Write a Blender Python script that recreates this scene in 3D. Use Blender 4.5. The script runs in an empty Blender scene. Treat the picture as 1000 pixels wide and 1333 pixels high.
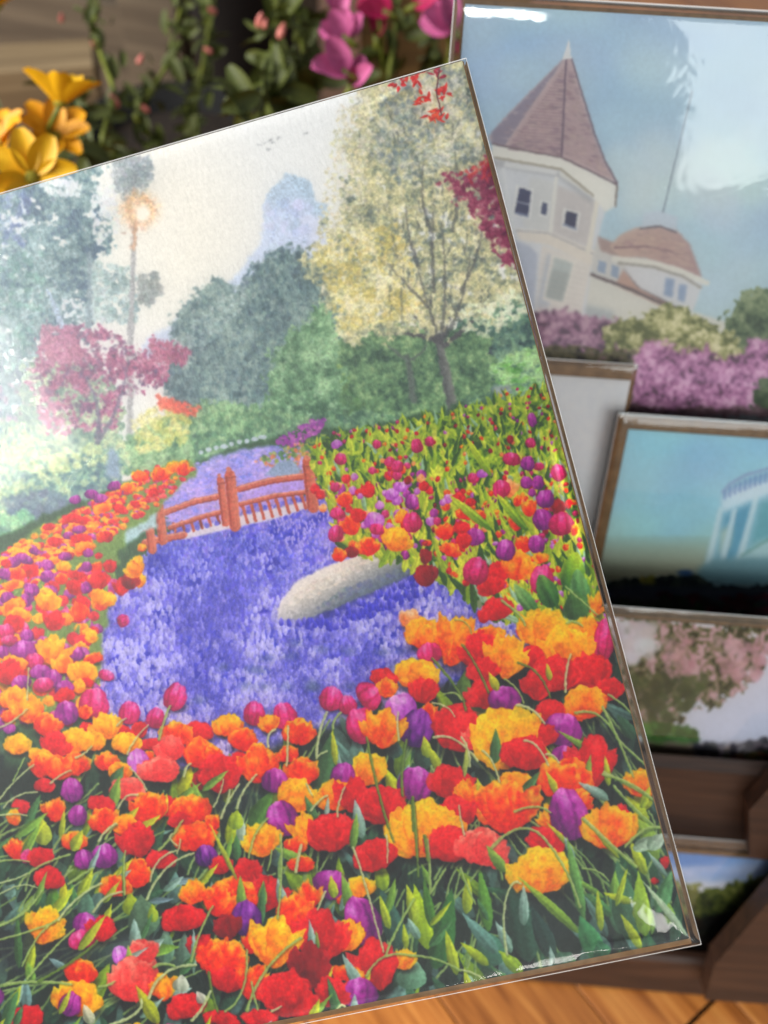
import bpy, math
import numpy as np
from mathutils import Vector, Matrix
scene = bpy.context.scene
col = scene.collection
# ---------------------------------------------------------------- camera (hand-held, looking down at the display)
FPX, CAM_H, PITCH, ROLL = 1250., .5, math.radians(50), math.radians(2.5)
V3 = lambda *a: np.array(a, float)
FWD = V3(0, math.cos(PITCH), -math.sin(PITCH)); _u = V3(0, math.sin(PITCH), math.cos(PITCH))
RGT = math.cos(ROLL)*V3(1, 0, 0)+math.sin(ROLL)*_u; UPV = -math.sin(ROLL)*V3(1, 0, 0)+math.cos(ROLL)*_u
CAM = V3(0, 0, CAM_H)
cd = bpy.data.cameras.new('camera'); cam = bpy.data.objects.new('camera', cd); col.objects.link(cam)
m = Matrix.Identity(4)
for i in range(3):
    m[i][0], m[i][1], m[i][2], m[i][3] = RGT[i], UPV[i], -FWD[i], CAM[i]
cam.matrix_world = m
cd.sensor_fit = 'VERTICAL'; cd.sensor_height = 36.; cd.sensor_width = 27.; cd.lens = 36*FPX/1333
cd.clip_start = .005; cd.clip_end = 30
cd.dof.use_dof = True; cd.dof.focus_distance = .272; cd.dof.aperture_fstop = 8.0
scene.camera = cam
# ---------------------------------------------------------------- light: soft room light, an overhead opening to the left, a window behind the photographer
world = bpy.data.worlds.new('World'); scene.world = world; world.use_nodes = True
bg = world.node_tree.nodes['Background']; bg.inputs[0].default_value = (.86, .92, 1., 1); bg.inputs[1].default_value = .37
def area(name, loc, target, sx, sy, watts, colour):
    l = bpy.data.lights.new(name, 'AREA'); l.shape = 'RECTANGLE'; l.size, l.size_y, l.energy, l.color = sx, sy, watts, colour
    o = bpy.data.objects.new(name, l); col.objects.link(o); o.location = loc
    o.rotation_euler = (Vector(target)-Vector(loc)).to_track_quat('-Z', 'Y').to_euler(); return o
area('skylight', (-1.16, -.10, 1.05), (0, .2, .25), .8, .8, 37., (1., .975, .94))
area('window_light', (.78, -1.10, .78), (.1, .3, .28), .90, .60, 8.2, (.95, 1., .98))
area('window_light', (.02, -1.40, .98), (.1, .2, .25), .22, .22, 3.6, (1., .97, .9))
scene.view_settings.view_transform = 'Standard'; scene.view_settings.look = 'None'
scene.view_settings.exposure = .22; scene.view_settings.gamma = 1.; scene.view_settings.use_curve_mapping = False
scene.cycles.use_denoising = True; scene.cycles.max_bounces = 10; scene.cycles.transparent_max_bounces = 24
# ---------------------------------------------------------------- painter for the flat prints

class Canvas:
    def __init__(s, x0, y0, x1, y1, S, seed=1):
        s.x0, s.y0, s.S = x0, y0, S
        s.W, s.H = int((x1-x0)*S), int((y1-y0)*S)
        s.a = np.zeros((s.H, s.W, 3), np.float32)
        s.r = np.random.default_rng(seed)
        s.pool = {}
        s.clump = s.noise(16) * .6 + s.noise(45) * .4
    def noise(s, scale):
        if scale not in s.pool: s.pool[scale] = s.noise0(scale)
        return np.roll(s.pool[scale], (int(s.r.integers(0, s.H)), int(s.r.integers(0, s.W))), (0, 1))
    def crop(s, scale, B):              # a random window of cached noise, shaped like box B
        if scale not in s.pool: s.pool[scale] = s.noise0(scale)
        h, w = B[3]-B[1], B[2]-B[0]; p = s.pool[scale]
        j, i = int(s.r.integers(0, max(1, s.H-h))), int(s.r.integers(0, max(1, s.W-w)))
        return p[j:j+h, i:i+w]
    def noise0(s, scale):
        gw, gh = int(s.W/(scale*s.S))+3, int(s.H/(scale*s.S))+3
        g = s.r.random((gh, gw), dtype=np.float32)
        fx = np.linspace(0, gw-2.001, s.W, dtype=np.float32); fy = np.linspace(0, gh-2.001, s.H, dtype=np.float32)
        ix, iy = fx.astype(int), fy.astype(int); tx, ty = fx-ix, fy-iy
        tx, ty = tx*tx*(3-2*tx), ty*ty*(3-2*ty)
        r0 = g[iy]*(1-ty)[:,None] + g[iy+1]*ty[:,None]
        return r0[:,ix]*(1-tx) + r0[:,ix+1]*tx
    def box(s, x0, y0, x1, y1):
        i0, j0 = max(0, int((x0-s.x0)*s.S)-1), max(0, int((y0-s.y0)*s.S)-1)
        i1, j1 = min(s.W, int((x1-s.x0)*s.S)+2), min(s.H, int((y1-s.y0)*s.S)+2)
        if i1 <= i0 or j1 <= j0: return None
        X = (np.arange(i0, i1, dtype=np.float32)+.5)/s.S + s.x0
        Y = (np.arange(j0, j1, dtype=np.float32)+.5)/s.S + s.y0
        return i0, j0, i1, j1, X[None,:], Y[:,None]
    def comp(s, b, m, col):
        v = s.a[b[1]:b[3], b[0]:b[2]]; m = m[..., None]
        v += (np.asarray(col, np.float32) - v) * m
    def ell(s, cx, cy, a, b, rot, col, soft=1., alpha=1.):
        R = max(a, b)+soft; B = s.box(cx-R, cy-R, cx+R, cy+R)
        if B is None: return
        c, n = math.cos(rot), math.sin(rot); dx, dy = B[4]-cx, B[5]-cy
        d = np.sqrt(((dx*c+dy*n)/a)**2 + ((dy*c-dx*n)/b)**2)
        s.comp(B, np.clip((1-d)*min(a, b)/soft+.5, 0, 1)*alpha, col)
    def petal(s, bx, by, L, w, ang, c0, c1, bend=0., soft=.9, alpha=1., blunt=.7, streak=.08, side=.12, sharp=.62):
        """ang: direction of the tip, 0 = up, clockwise"""
        R = L+w; B = s.box(bx-R, by-R, bx+R, by+R)
        if B is None or L < .3: return
        dx, dy = math.sin(ang), -math.cos(ang)
        X, Y = B[4]-bx, B[5]-by
        t = (X*dx+Y*dy)/L; v = (X*-dy+Y*dx)/w - bend*(t*t)
        tc = np.clip(t, 0.0001, 1)
        p = np.maximum(np.sin(math.pi*tc**blunt), 0)**sharp
        m = np.clip((p-np.abs(v))*w/soft+.5, 0, 1)*((t > 0) & (t < 1))*alpha
        k = np.clip(tc+.12*np.sin(v*5+bx), 0, 1)[..., None]
        c0, c1 = np.asarray(c0, np.float32), np.asarray(c1, np.float32)
        lum = 1+streak*np.sin(v*8+bx*3.1+by)+side*np.clip(v, -1, 1)
        s.comp(B, m, np.clip((c0*(1-k)+c1*k)*lum[..., None], 0, 255))
    def mask_poly(s, P, rough=0, rs=8):
        P = np.asarray(P, np.float32); q = rough+2
        B = s.box(P[:,0].min()-q, P[:,1].min()-q, P[:,0].max()+q, P[:,1].max()+q)
        if B is None: return None, None
        X = np.broadcast_to(B[4], (B[3]-B[1], B[2]-B[0])).copy(); Y = np.broadcast_to(B[5], X.shape).copy()
        if rough:
            for q, f in ((rs, 1.), (rs*2.5, 1.), (3, .5)):
                X += (s.crop(q, B)-.5)*2*rough*f; Y += (s.crop(q, B)-.5)*2*rough*f
        m = np.zeros(X.shape, bool); n = len(P)
        for i in range(n):
            (xa, ya), (xb, yb) = P[i], P[(i+1) % n]
            if ya == yb: continue
            m ^= ((Y > ya) != (Y > yb)) & (X < (xb-xa)*(Y-ya)/(yb-ya)+xa)
        return B, m.astype(np.float32)
    def blur(s, m, k):
        k = int(k*s.S)
        if k < 1: return m
        for _ in range(2):
            for ax in (0, 1):
                pad = [(0, 0)]*m.ndim; pad[ax] = (k+1, k)
                c = np.cumsum(np.pad(m, pad, mode='edge'), axis=ax)
                n = m.shape[ax]
                m = (np.take(c, range(2*k+1, 2*k+1+n), axis=ax)-np.take(c, range(0, n), axis=ax))/(2*k+1)
        return m
    def poly(s, P, col, soft=1, alpha=1., rough=0, rs=8):
        B, m = s.mask_poly(P, rough, rs)
        if B is not None: s.comp(B, s.blur(m, soft)*alpha, col)
    def grad(s, P, ca, cb, pa, pb, soft=1, rough=0, alpha=1., rs=8):
        B, m = s.mask_poly(P, rough, rs)
        if B is None: return
        d = (pb[0]-pa[0], pb[1]-pa[1]); q = d[0]**2+d[1]**2
        t = np.clip(((B[4]-pa[0])*d[0]+(B[5]-pa[1])*d[1])/q, 0, 1)[..., None]
        s.comp(B, s.blur(m, soft)*alpha, np.asarray(ca, np.float32)*(1-t)+np.asarray(cb, np.float32)*t)
    def foliage(s, P, pal, rough=8, rs=8, soft=0, alpha=1., contrast=2.6, scales=((2.5, .18), (4, .2), (8, .24), (20, .22), (45, .16)), top=.0, holes=0.):
        """a leafy mass: fractal light and dark, ragged outline"""
        B, m = s.mask_poly(P, rough, rs)
        if B is None: return
        n = sum(s.crop(q, B)*w for q, w in scales)
        if holes: m = m*np.clip((s.crop(5, B)*.4+s.crop(10, B)*.6-holes)*9+.5, 0, 1)
        yy = (B[5]-B[5].min())/max(1, (B[5].max()-B[5].min()))
        k = np.clip(.5+(n-.5)*contrast+top*(.5-yy), 0, .999)*(len(pal)-1); i = k.astype(int); f = (k-i)[..., None]
        pal = np.asarray(pal, np.float32)
        s.comp(B, s.blur(m, soft)*alpha, pal[i]*(1-f)+pal[np.minimum(i+1, len(pal)-1)]*f)
    def line(s, P, w0, w1, col, soft=.9, alpha=1., hi=None):
        P = np.asarray(P, np.float32); q = max(w0, w1)+2
        B = s.box(P[:,0].min()-q, P[:,1].min()-q, P[:,0].max()+q, P[:,1].max()+q)
        if B is None: return
        best = None; sd = None; n = len(P)-1
        for i in range(n):
            a, d = P[i], P[i+1]-P[i]; q2 = float(d@d)+1e-6
            t = np.clip(((B[4]-a[0])*d[0]+(B[5]-a[1])*d[1])/q2, 0, 1)
            ex, ey = B[4]-a[0]-t*d[0], B[5]-a[1]-t*d[1]
            w = w0+(w1-w0)*(i+t)/n
            e = w-np.sqrt(ex*ex+ey*ey)
            if best is None: best = e; sd = ex-ey
            else:
                k = e > best; best = np.where(k, e, best); sd = np.where(k, ex-ey, sd)
        m = np.clip(best/soft+.5, 0, 1)*alpha
        if hi is None: s.comp(B, m, col)
        else:
            k = np.clip(.5+sd/(w0+w1+.01), 0, 1)[..., None]
            s.comp(B, m, np.asarray(col, np.float32)*(1-k)+np.asarray(hi, np.float32)*k)
    def bez(s, p0, p1, p2, w0, w1, col, hi=None, n=12, **kw):
        t = np.linspace(0, 1, n+1)[:, None]; p0, p1, p2 = map(np.array, (p0, p1, p2))
        s.line((1-t)**2*p0+2*t*(1-t)*p1+t*t*p2, w0, w1, col, hi=hi, **kw)
    def inside(s, P, n):
        P = np.asarray(P, float); lo, hi = P.min(0), P.max(0)
        out = np.zeros((0, 2))
        while len(out) < n:
            q = lo+(hi-lo)*s.r.random((n*2, 2)); m = np.zeros(len(q), bool)
            for i in range(len(P)):
                (xa, ya), (xb, yb) = P[i], P[(i+1) % len(P)]
                if ya != yb: m ^= ((q[:,1] > ya) != (q[:,1] > yb)) & (q[:,0] < (xb-xa)*(q[:,1]-ya)/(yb-ya)+xa)
            out = np.vstack([out, q[m]])
        return out[:n]
    def cl(s, x, y):
        i, j = int((x-s.x0)*s.S), int((y-s.y0)*s.S)
        return float(s.clump[min(max(j, 0), s.H-1), min(max(i, 0), s.W-1)])
    def dabs(s, P, n, size, pal, rot=(0, 3.14), asp=(.5, .9), jit=10, soft=1.2, alpha=.9, spread=.55):
        """foliage: small strokes, light and dark in clumps; pal from dark to light"""
        pal = np.asarray(pal, float); r = s.r
        for x, y in s.inside(P, n):
            k = np.clip(.5+(s.cl(x, y)-.5)*2.2+(r.random()-.5)*2*spread, 0, .999)*(len(pal)-1)
            i = int(k); c = pal[i]+(pal[min(i+1, len(pal)-1)]-pal[i])*(k-i)+(r.random(3)-.5)*jit
            a = r.uniform(*size); s.ell(x, y, a, a*r.uniform(*asp), r.uniform(*rot), np.clip(c, 0, 255), soft, alpha)
FL = {'P': ((104, 20, 108), (164, 42, 150), (222, 130, 208)), 'V': ((70, 14, 96), (122, 32, 142), (178, 96, 196)),
      'M': ((146, 10, 76), (210, 34, 116), (242, 124, 178)), 'R': ((146, 2, 28), (218, 14, 40), (250, 84, 78)),
      'O': ((204, 20, 22), (241, 80, 14), (255, 190, 46)), 'A': ((222, 70, 6), (248, 146, 6), (255, 202, 36)),
      'Y': ((222, 108, 2), (250, 172, 6), (255, 214, 44)), 'K': ((214, 48, 58), (236, 88, 84), (250, 165, 140)),
      'W': ((230, 110, 62), (246, 160, 100), (252, 206, 160)), 'D': ((96, 4, 30), (152, 8, 36), (196, 30, 52)),
      'L': ((160, 70, 170), (196, 116, 204), (232, 184, 232))}
def mixc(a, b, t): return tuple(a[i]+(b[i]-a[i])*t for i in range(3))
def wash(c, k):                         # print haze: lifts a flower towards pale
    return mixc(c, (236, 226, 226), k)
def ramp(d, m, l, t):
    t = np.clip(t, 0, 1)[..., None]; d, m, l = (np.asarray(c, np.float32) for c in (d, m, l))
    return np.where(t < .5, d+(m-d)*t*2, m+(l-m)*(t*2-1))
def flower(C, x, y, w, h, code, rot=None, hz=0.):
    r = C.r; d, m, l = [wash(c, hz) for c in FL[code]]
    if rot is None: rot = r.uniform(-.35, .35)
    if max(w, h) < 7:
        C.ell(x, y, w*.5, h*.5, rot, m, .9); C.ell(x-w*.1, y+h*.2, w*.3, h*.25, rot, d, 1., .8)
        C.ell(x+w*.1, y-h*.2, w*.26, h*.22, rot, l, 1., .7); return
    R = max(w, h)*.66+2; B = C.box(x-R, y-R, x+R, y+R)
    if B is None: return
    c, s = math.cos(rot), math.sin(rot); dx, dy = B[4]-x, B[5]-y
    big = max(w, h); ns = 2.5 if big < 11 else (4 if big < 20 else 8)
    n1, n2 = C.crop(ns, B)-.5, C.crop(2.5 if big < 30 else 4, B)-.5
    u, v = (dx*c+dy*s)/(w*.5), -(dy*c-dx*s)/(h*.5)      # v up
    px = min(w, h)*.5
    if code in 'PVML':                  # closed cup tulip, three petals showing
        ph, q = r.uniform(-.25, .25), r.uniform(.1, .28)
        u = u+n1*.1; v = v+n1*.06
        W = np.sqrt(np.clip(1-(v*.98+.06)**2, 0, 1))*(1.02-.16*v)
        topv = .96-.16*np.abs(np.sin((u-ph)*2.4))-q*.25*np.abs(u)
        m1 = np.clip((W-np.abs(u))*px/1.1+.5, 0, 1)*np.clip((topv-v)*px/1.1+.5, 0, 1)
        bow = np.sqrt(np.clip(1-v*v*.8, .02, 1))
        e1, e2 = (u-ph)/bow-.42, (u-ph)/bow+.42
        seam = np.exp(-(e1/.1)**2)+np.exp(-(e2/.1)**2)
        lx = r.uniform(-.3, .3)
        t = .49+.22*v+lx*u+.18*n1*2+.05*n2*2+.03*np.sin(u*15+v*3+n1*6)-.24*seam+.22*(np.exp(-((e1+.2)/.13)**2)+np.exp(-((e2-.22)/.17)**2))*(.6+.4*v)-.30*np.clip((np.abs(u)/np.maximum(W, .05)-.72)/.28, 0, 1)-.22*np.clip(-v-.35, 0, 1)*1.5
        t += .34*np.exp(-((topv-v)/.13)**2)*(n1+.4)+r.uniform(-.06, .06)
        C.comp(B, m1, ramp(d, m, l, t))
        if big > 20:
            a = r.uniform(-.5, .5)*w*.5; C.ell(x+a*c+h*.2*s, y+a*s-h*.2*c, w*.1, h*.16, rot, mixc(l, (255, 240, 255), .3), w*.1, .55)
        return
    th = np.arctan2(v, u); rr = np.sqrt(u*u+v*v)
    p = r.uniform(0, 6.28, 6); ruf = {'R': .045, 'D': .045, 'K': .045}.get(code, .06)
    edge = .95+ruf*(np.sin(3*th+p[0])+.8*np.sin(5*th+p[1])+.6*np.sin(9*th+p[4])+.5*np.sin(14*th+p[5]))*(.6+.4*v)+n1*ruf*1.6
    m1 = np.clip((edge-rr)*px/1.2+.5, 0, 1)
    k = 3+int(r.integers(0, 3))         # petals: folds fan out from the base of the head
    fu, fv = u-r.uniform(-.2, .2), v+.8
    fa = np.arctan2(fu, fv)+n1*.35; s0 = fa*k*.9+p[2]*.3+.5*np.sin(rr*3+p[3]); fold = np.abs(((s0/3.1416) % 1)*2-1)*2-1   # creases between petals
    crease = np.exp(-((fold+1)/.28)**2)
    rim = np.clip((rr/edge-.6)/.4, 0, 1); lx = r.uniform(-.22, .22)
    if code in 'RDK':
        t = .43+.16*v+lx*u+.20*n1*2+.07*n2*2+.07*fold-.16*crease+.26*rim*rim*(n1+.35)-.30*np.clip(-v-.25, 0, 1)
    else:
        t = .50+.20*v+lx*u+.26*n1*2+.08*n2*2+.10*fold-.20*crease+.26*rim*rim*(.5+.5*v)-.36*np.clip(-v-.05, 0, 1)
    C.comp(B, m1, ramp(d, m, l, t+r.uniform(-.08, .08)))
    if big > 15:                        # cupped petals, back pair first, each with its own lit edge
        ux, uy = s, -c; vx, vy = c, s; red = code in 'RDK'
        n = 3 if big < 24 else 5
        for i, a0 in enumerate((-.72, .72, -.36, .4, .02)[5-n:]):
            a = a0+r.uniform(-.22, .22); bx, by = x+vx*a*.12*w-ux*.42*h, y+vy*a*.12*w-uy*.42*h
            L = h*r.uniform(.76, .96)*(1-.16*abs(a0)); ww = w*r.uniform(.21, .31)
            B2 = C.box(bx-L-ww, by-L-ww, bx+L+ww, by+L+ww)
            if B2 is None: continue
            q = rot+a*.8; px2, py2 = math.sin(q), -math.cos(q); X, Y = B2[4]-bx, B2[5]-by
            vv = (-X*py2+Y*px2)/ww; k1 = C.crop(ns, B2)-.5; ph = r.uniform(0, 6.28)
            tt = (X*px2+Y*py2)/L+.05*np.sin(vv*4+ph)+.035*np.sin(vv*9+ph*2)+k1*.12
            tc = np.clip(tt, .0001, 1); pr = np.maximum(np.sin(math.pi*tc**1.25), 0)**.5
            e = pr-np.abs(vv+k1*.2); mk = np.clip(e*ww/1.3+.5, 0, 1)*(tt > 0)*(tt < 1)
            sh = .06+.70*tc+r.uniform(-.12, .12)+r.uniform(-.2, .2)*vv+k1*.5-.10*np.exp(-(vv/.12)**2)*(1-tc)
            sh = sh-.22*np.exp(-(e/.1)**2)*(vv < 0)+.20*np.exp(-((1-tc)/.12)**2)
            if red: sh = .12+.72*sh
            C.comp(B2, mk*.88, ramp(d, m, l, sh))
def flowers(C, x0, y0, s, L, hz=0.):
    L = [t for t in L]
    for t in L:
        C_x, C_y = x0+t[0]*s, y0+t[1]*s
        flower(C, C_x, C_y, t[2]*s, t[3]*s, t[4], t[5] if len(t) > 5 else None, hz*max(0, 1-C_x/330))
def paint_hero():
    C = Canvas(-400, 30, 950, 1560, 1.25, 7); r = C.r
    BIG = [(-420, 0), (980, 0), (980, 1600), (-420, 1600)]
    # sky: paper white, warm around the low sun
    C.grad(BIG, (236, 236, 236), (240, 236, 230), (300, 90), (250, 430), 1)
    C.ell(200, 300, 110, 130, 0, (250, 238, 216), 110, .35)
    # far hill and crag, pale blue
    C.poly([(185, 445), (225, 420), (260, 400), (320, 345), (345, 310), (360, 300), (420, 330), (440, 480), (180, 480)], (212, 221, 240), 3, rough=3)
    C.grad([(325, 345), (340, 318), (345, 295), (342, 270), (351, 250), (374, 226), (404, 236), (411, 260), (428, 266), (426, 300), (424, 350), (390, 360)], (196, 210, 226), (216, 223, 241), (375, 230), (370, 320), 1, rough=1.5)
    C.poly([(350, 252), (374, 226), (404, 236), (411, 260), (380, 256), (346, 268)], (192, 208, 224), 1, .7); C.poly([(374, 226), (404, 236), (411, 260), (396, 258)], (182, 202, 218), 1, .5)
    C.poly([(404, 262), (428, 266), (426, 284), (398, 274)], (184, 204, 220), 1, .6); C.poly([(392, 276), (420, 286), (424, 330), (390, 320)], (226, 226, 242), 2, .7)
    for a, b in (((362, 262), (356, 310)), ((376, 258), (372, 300)), ((390, 262), (384, 296))): C.line([a, b], 1.4, .8, (176, 188, 220), 1.5, .6)
    C.dabs([(345, 265), (405, 262), (400, 330), (340, 330)], 60, (3, 8), [(190, 200, 226), (226, 228, 246)], alpha=.5)
    for x, y in ((338, 190), (346, 186), (352, 183), (350, 194), (356, 186), (364, 181), (392, 140), (398, 174)):
        C.ell(x, y, 3.2, .9, r.uniform(-.6, .3), (150, 152, 156), .8, .8)
    # left hazy trees
    LT = [(-420, 200), (20, 230), (60, 232), (100, 205), (125, 212), (122, 240), (150, 290), (140, 330), (118, 350), (120, 400), (118, 440), (60, 470), (40, 640), (-420, 720)]
    C.foliage(LT, [(58, 84, 110), (82, 112, 126), (108, 138, 142), (140, 166, 168), (184, 202, 204)], 11, 8, holes=.26)
    C.dabs(LT, 2200, (1.5, 4), [(66, 92, 116), (88, 120, 128), (112, 144, 142), (146, 174, 168), (190, 206, 204)], alpha=.6)
    C.dabs([(-420, 240), (40, 250), (30, 320), (-30, 330), (-420, 330)], 700, (2, 7), [(76, 92, 150), (98, 116, 162), (140, 156, 190)], alpha=.55)
    C.dabs([(-420, 330), (60, 330), (60, 480), (-420, 520)], 900, (2, 6), [(78, 124, 120), (108, 156, 144), (148, 192, 176)], alpha=.6)
    for P, n in (([(50, 232), (108, 238), (104, 256), (62, 252)], 90), ([(118, 245), (150, 235), (158, 300), (130, 320), (118, 290)], 130), ([(5, 275), (50, 290), (30, 305), (5, 300)], 35), ([(80, 385), (112, 395), (110, 425), (85, 430)], 40)):
        C.dabs(P, n, (1.5, 4.5), [(222, 224, 226), (240, 238, 236)], alpha=.9)
    C.dabs([(145, 200), (195, 205), (200, 228), (190, 250), (165, 262), (150, 250)], 330, (2, 5), [(140, 152, 158), (166, 172, 176), (198, 202, 202)], alpha=.75)
    C.dabs([(120, 340), (175, 350), (180, 420), (120, 420)], 300, (2, 5), [(120, 146, 150), (150, 172, 172), (200, 210, 206)], alpha=.8)
    C.dabs([(180, 360), (205, 355), (212, 380), (195, 400), (182, 395)], 160, (2, 4.5), [(140, 146, 146), (166, 168, 164)], alpha=.85)
    C.line([(62, 375), (74, 405), (86, 432)], 2, 5, (170, 186, 208), 2)
    C.line([(118, 330), (116, 440)], 3, 4, (130, 148, 158), 2, .8)
    C.line([(28, 258), (33, 278)], 1, 2.5, (214, 222, 230), 1.5)
    # tall thin tree against the sun
    C.line([(176, 290), (173, 380), (170, 460), (170, 580)], 3, 4.2, (172, 168, 170), 1.6)
    C.ell(182, 274, 22, 20, 0, (255, 214, 160), 24, .5)
    for i in range(300):
        a, q = r.uniform(0, 6.28), r.normal(17, 5)
        C.ell(182+q*math.cos(a), 274+q*math.sin(a)*.95, r.uniform(1.5, 3.6), 1.8, r.uniform(0, 3), (r.uniform(222, 246), r.uniform(160, 200), r.uniform(110, 150)), 2.6, .24)
    C.ell(187, 279, 9, 11, 0, (255, 249, 236), 6)
    for q in range(10): C.ell(r.uniform(160, 178), r.uniform(290, 325), 2.5, 1.6, 0, (196, 160, 140), 1.5, .7)
    C.line([(177, 292), (175, 325)], 2.4, 2.4, (205, 160, 130), 1.6)
    # middle trees
    MT = [(215, 490), (225, 430), (235, 402), (258, 380), (285, 362), (310, 385), (322, 352), (345, 335), (372, 320), (400, 328), (420, 350), (450, 400), (470, 480), (440, 545), (230, 545)]
    C.foliage(MT, [(70, 96, 106), (100, 126, 130), (126, 150, 148), (160, 180, 172)], 8, 4, soft=1, top=.35, scales=((2.5, .14), (4, .14), (8, .2), (20, .3), (45, .22)))
    C.dabs(MT, 1500, (1.6, 4.5), [(76, 100, 110), (100, 128, 134), (128, 152, 152), (160, 180, 172)], rot=(1.2, 2.0), alpha=.7)
    C.dabs([(225, 440), (320, 360), (320, 400), (240, 480)], 200, (1.5, 4), [(160, 182, 180), (200, 212, 206)], alpha=.5)
    GB = [(350, 560), (352, 470), (368, 440), (400, 412), (418, 395), (440, 420), (450, 470), (520, 470), (560, 480), (570, 545), (470, 565)]
    C.foliage(GB, [(66, 102, 78), (108, 148, 110), (144, 182, 138), (184, 214, 168)], 8, 4, top=.5, scales=((2.5, .14), (4, .16), (8, .24), (20, .28), (45, .18)))
    C.dabs(GB, 900, (1.3, 3.4), [(84, 120, 92), (118, 156, 120), (150, 186, 146), (188, 216, 174)], alpha=.6)
    C.dabs([(440, 470), (560, 470), (575, 540), (450, 555)], 500, (2, 5), [(70, 104, 74), (110, 146, 90), (160, 190, 110)], alpha=.7)
    # hedge line behind the beds
    HG = [(140, 620), (165, 570), (215, 545), (270, 520), (330, 530), (420, 545), (560, 520), (640, 500), (680, 500), (690, 530), (560, 560), (440, 570), (360, 590), (250, 610)]
    C.foliage(HG, [(78, 114, 92), (112, 150, 112), (146, 182, 134), (178, 206, 156)], 4, 5)
    C.dabs(HG, 1900, (1.5, 4.5), [(70, 104, 88), (98, 136, 104), (128, 164, 124), (170, 200, 150)], rot=(1, 2.1), alpha=.7)
    C.dabs([(172, 545), (215, 525), (250, 545), (240, 580), (180, 590)], 260, (2, 5), [(190, 190, 100), (222, 214, 120), (240, 226, 150)], alpha=.5)
    # left yellow-green shrubs
    LS = [(-420, 640), (-40, 560), (40, 540), (90, 560), (150, 560), (170, 600), (150, 640), (60, 690), (-20, 730), (-420, 800)]
    C.foliage(LS, [(70, 98, 112), (104, 138, 128), (146, 176, 150), (190, 210, 156)], 6, 6)
    C.dabs(LS, 2400, (2, 5.5), [(78, 104, 118), (108, 140, 130), (146, 176, 150), (196, 214, 158), (226, 232, 176)], alpha=.75)
    C.dabs([(0, 560), (120, 555), (140, 600), (60, 620), (0, 600)], 330, (2, 5), [(200, 214, 150), (226, 232, 170)], alpha=.7)
    C.dabs([(0, 650), (70, 640), (100, 670), (40, 690)], 160, (3, 8), [(92, 106, 126), (112, 128, 140)], alpha=.7)
    C.dabs([(0, 670), (40, 665), (50, 700), (0, 730)], 120, (3, 7), [(112, 170, 130), (150, 200, 150)], alpha=.6)
    C.foliage([(20, 560), (30, 480), (110, 470), (150, 500), (160, 570), (60, 590)], [(84, 112, 112), (116, 146, 130), (160, 182, 150), (204, 214, 170)], 8, 6)
    # red maple, left
    RM = [(38, 500), (48, 450), (62, 425), (95, 430), (120, 425), (160, 440), (180, 460), (210, 440), (245, 455), (240, 470), (215, 478), (218, 500), (160, 520), (150, 560), (60, 560)]
    C.foliage(RM, [(96, 70, 108), (146, 66, 108), (178, 84, 122), (200, 122, 150), (218, 170, 186)], 8, 4, contrast=2.6, holes=.41)
    C.dabs(RM, 420, (1.5, 3.6), [(92, 66, 100), (130, 62, 102), (162, 84, 118), (196, 134, 158)], alpha=.75)
    C.dabs([(60, 425), (95, 425), (110, 470), (60, 480)], 160, (2, 5), [(176, 96, 130), (200, 120, 150)], alpha=.7)
    C.dabs([(196, 440), (250, 455), (240, 475), (200, 470)], 120, (1.5, 3.5), [(150, 74, 110), (190, 100, 130)], alpha=.8)
    C.dabs([(205, 515), (262, 530), (255, 542), (210, 532)], 110, (1.5, 4), [(230, 90, 70), (240, 130, 100)], alpha=.8)
    C.dabs([(-420, 520), (40, 500), (30, 545), (-420, 600)], 400, (2, 5), [(140, 110, 140), (186, 150, 170)], alpha=.6)
    C.bez((128, 575), (135, 530), (112, 490), 4, 1, (96, 88, 116), soft=1.5, alpha=.8); C.bez((132, 570), (160, 530), (168, 470), 3, 1, (100, 92, 118), soft=1.5, alpha=.8)
    C.poly([(138, 620), (142, 588), (148, 582), (155, 595), (158, 625)], (132, 150, 172), 2)
    # right background behind blossom
    RB = [(560, 500), (600, 420), (640, 380), (760, 360), (760, 520), (690, 520), (640, 505)]
    C.foliage(RB, [(44, 68, 72), (74, 106, 98), (100, 138, 116), (140, 172, 136)], 5, 6)
    C.dabs(RB, 1300, (1.6, 4.5), [(54, 80, 80), (80, 112, 104), (104, 142, 122), (140, 174, 140)], alpha=.7)
    C.dabs([(630, 480), (670, 460), (700, 450), (720, 500), (690, 515), (650, 500)], 300, (2, 6), [(70, 130, 60), (104, 172, 76), (150, 205, 110), (190, 225, 160)], rot=(2.6, 3.6), asp=(.3, .5), alpha=.8)
    C.poly([(612, 495), (618, 450), (632, 440), (642, 460), (630, 495)], (62, 72, 84), 2)
    C.poly([(640, 505), (668, 500), (664, 512), (645, 514)], (150, 158, 160), 2)
    C.foliage([(440, 470), (450, 432), (480, 425), (560, 425), (600, 430), (640, 440), (640, 510), (560, 540), (480, 540)], [(56, 84, 70), (88, 124, 90), (120, 156, 110), (170, 196, 140)], 6, 6)
    # blossom tree
    C.bez((590, 535), (580, 480), (570, 440), 7, 5, (92, 94, 96), (128, 128, 122), soft=1.2)
    for a, b, c in (((572, 445), (550, 420), (520, 395)), ((570, 445), (540, 432), (495, 436)), ((575, 440), (590, 400), (598, 350)), ((572, 440), (560, 390), (555, 340)), ((578, 450), (620, 420), (640, 390)), ((560, 420), (530, 380), (520, 330))):
        C.bez(a, b, c, 3.6, 1, (86, 84, 88), soft=1.2)
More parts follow.
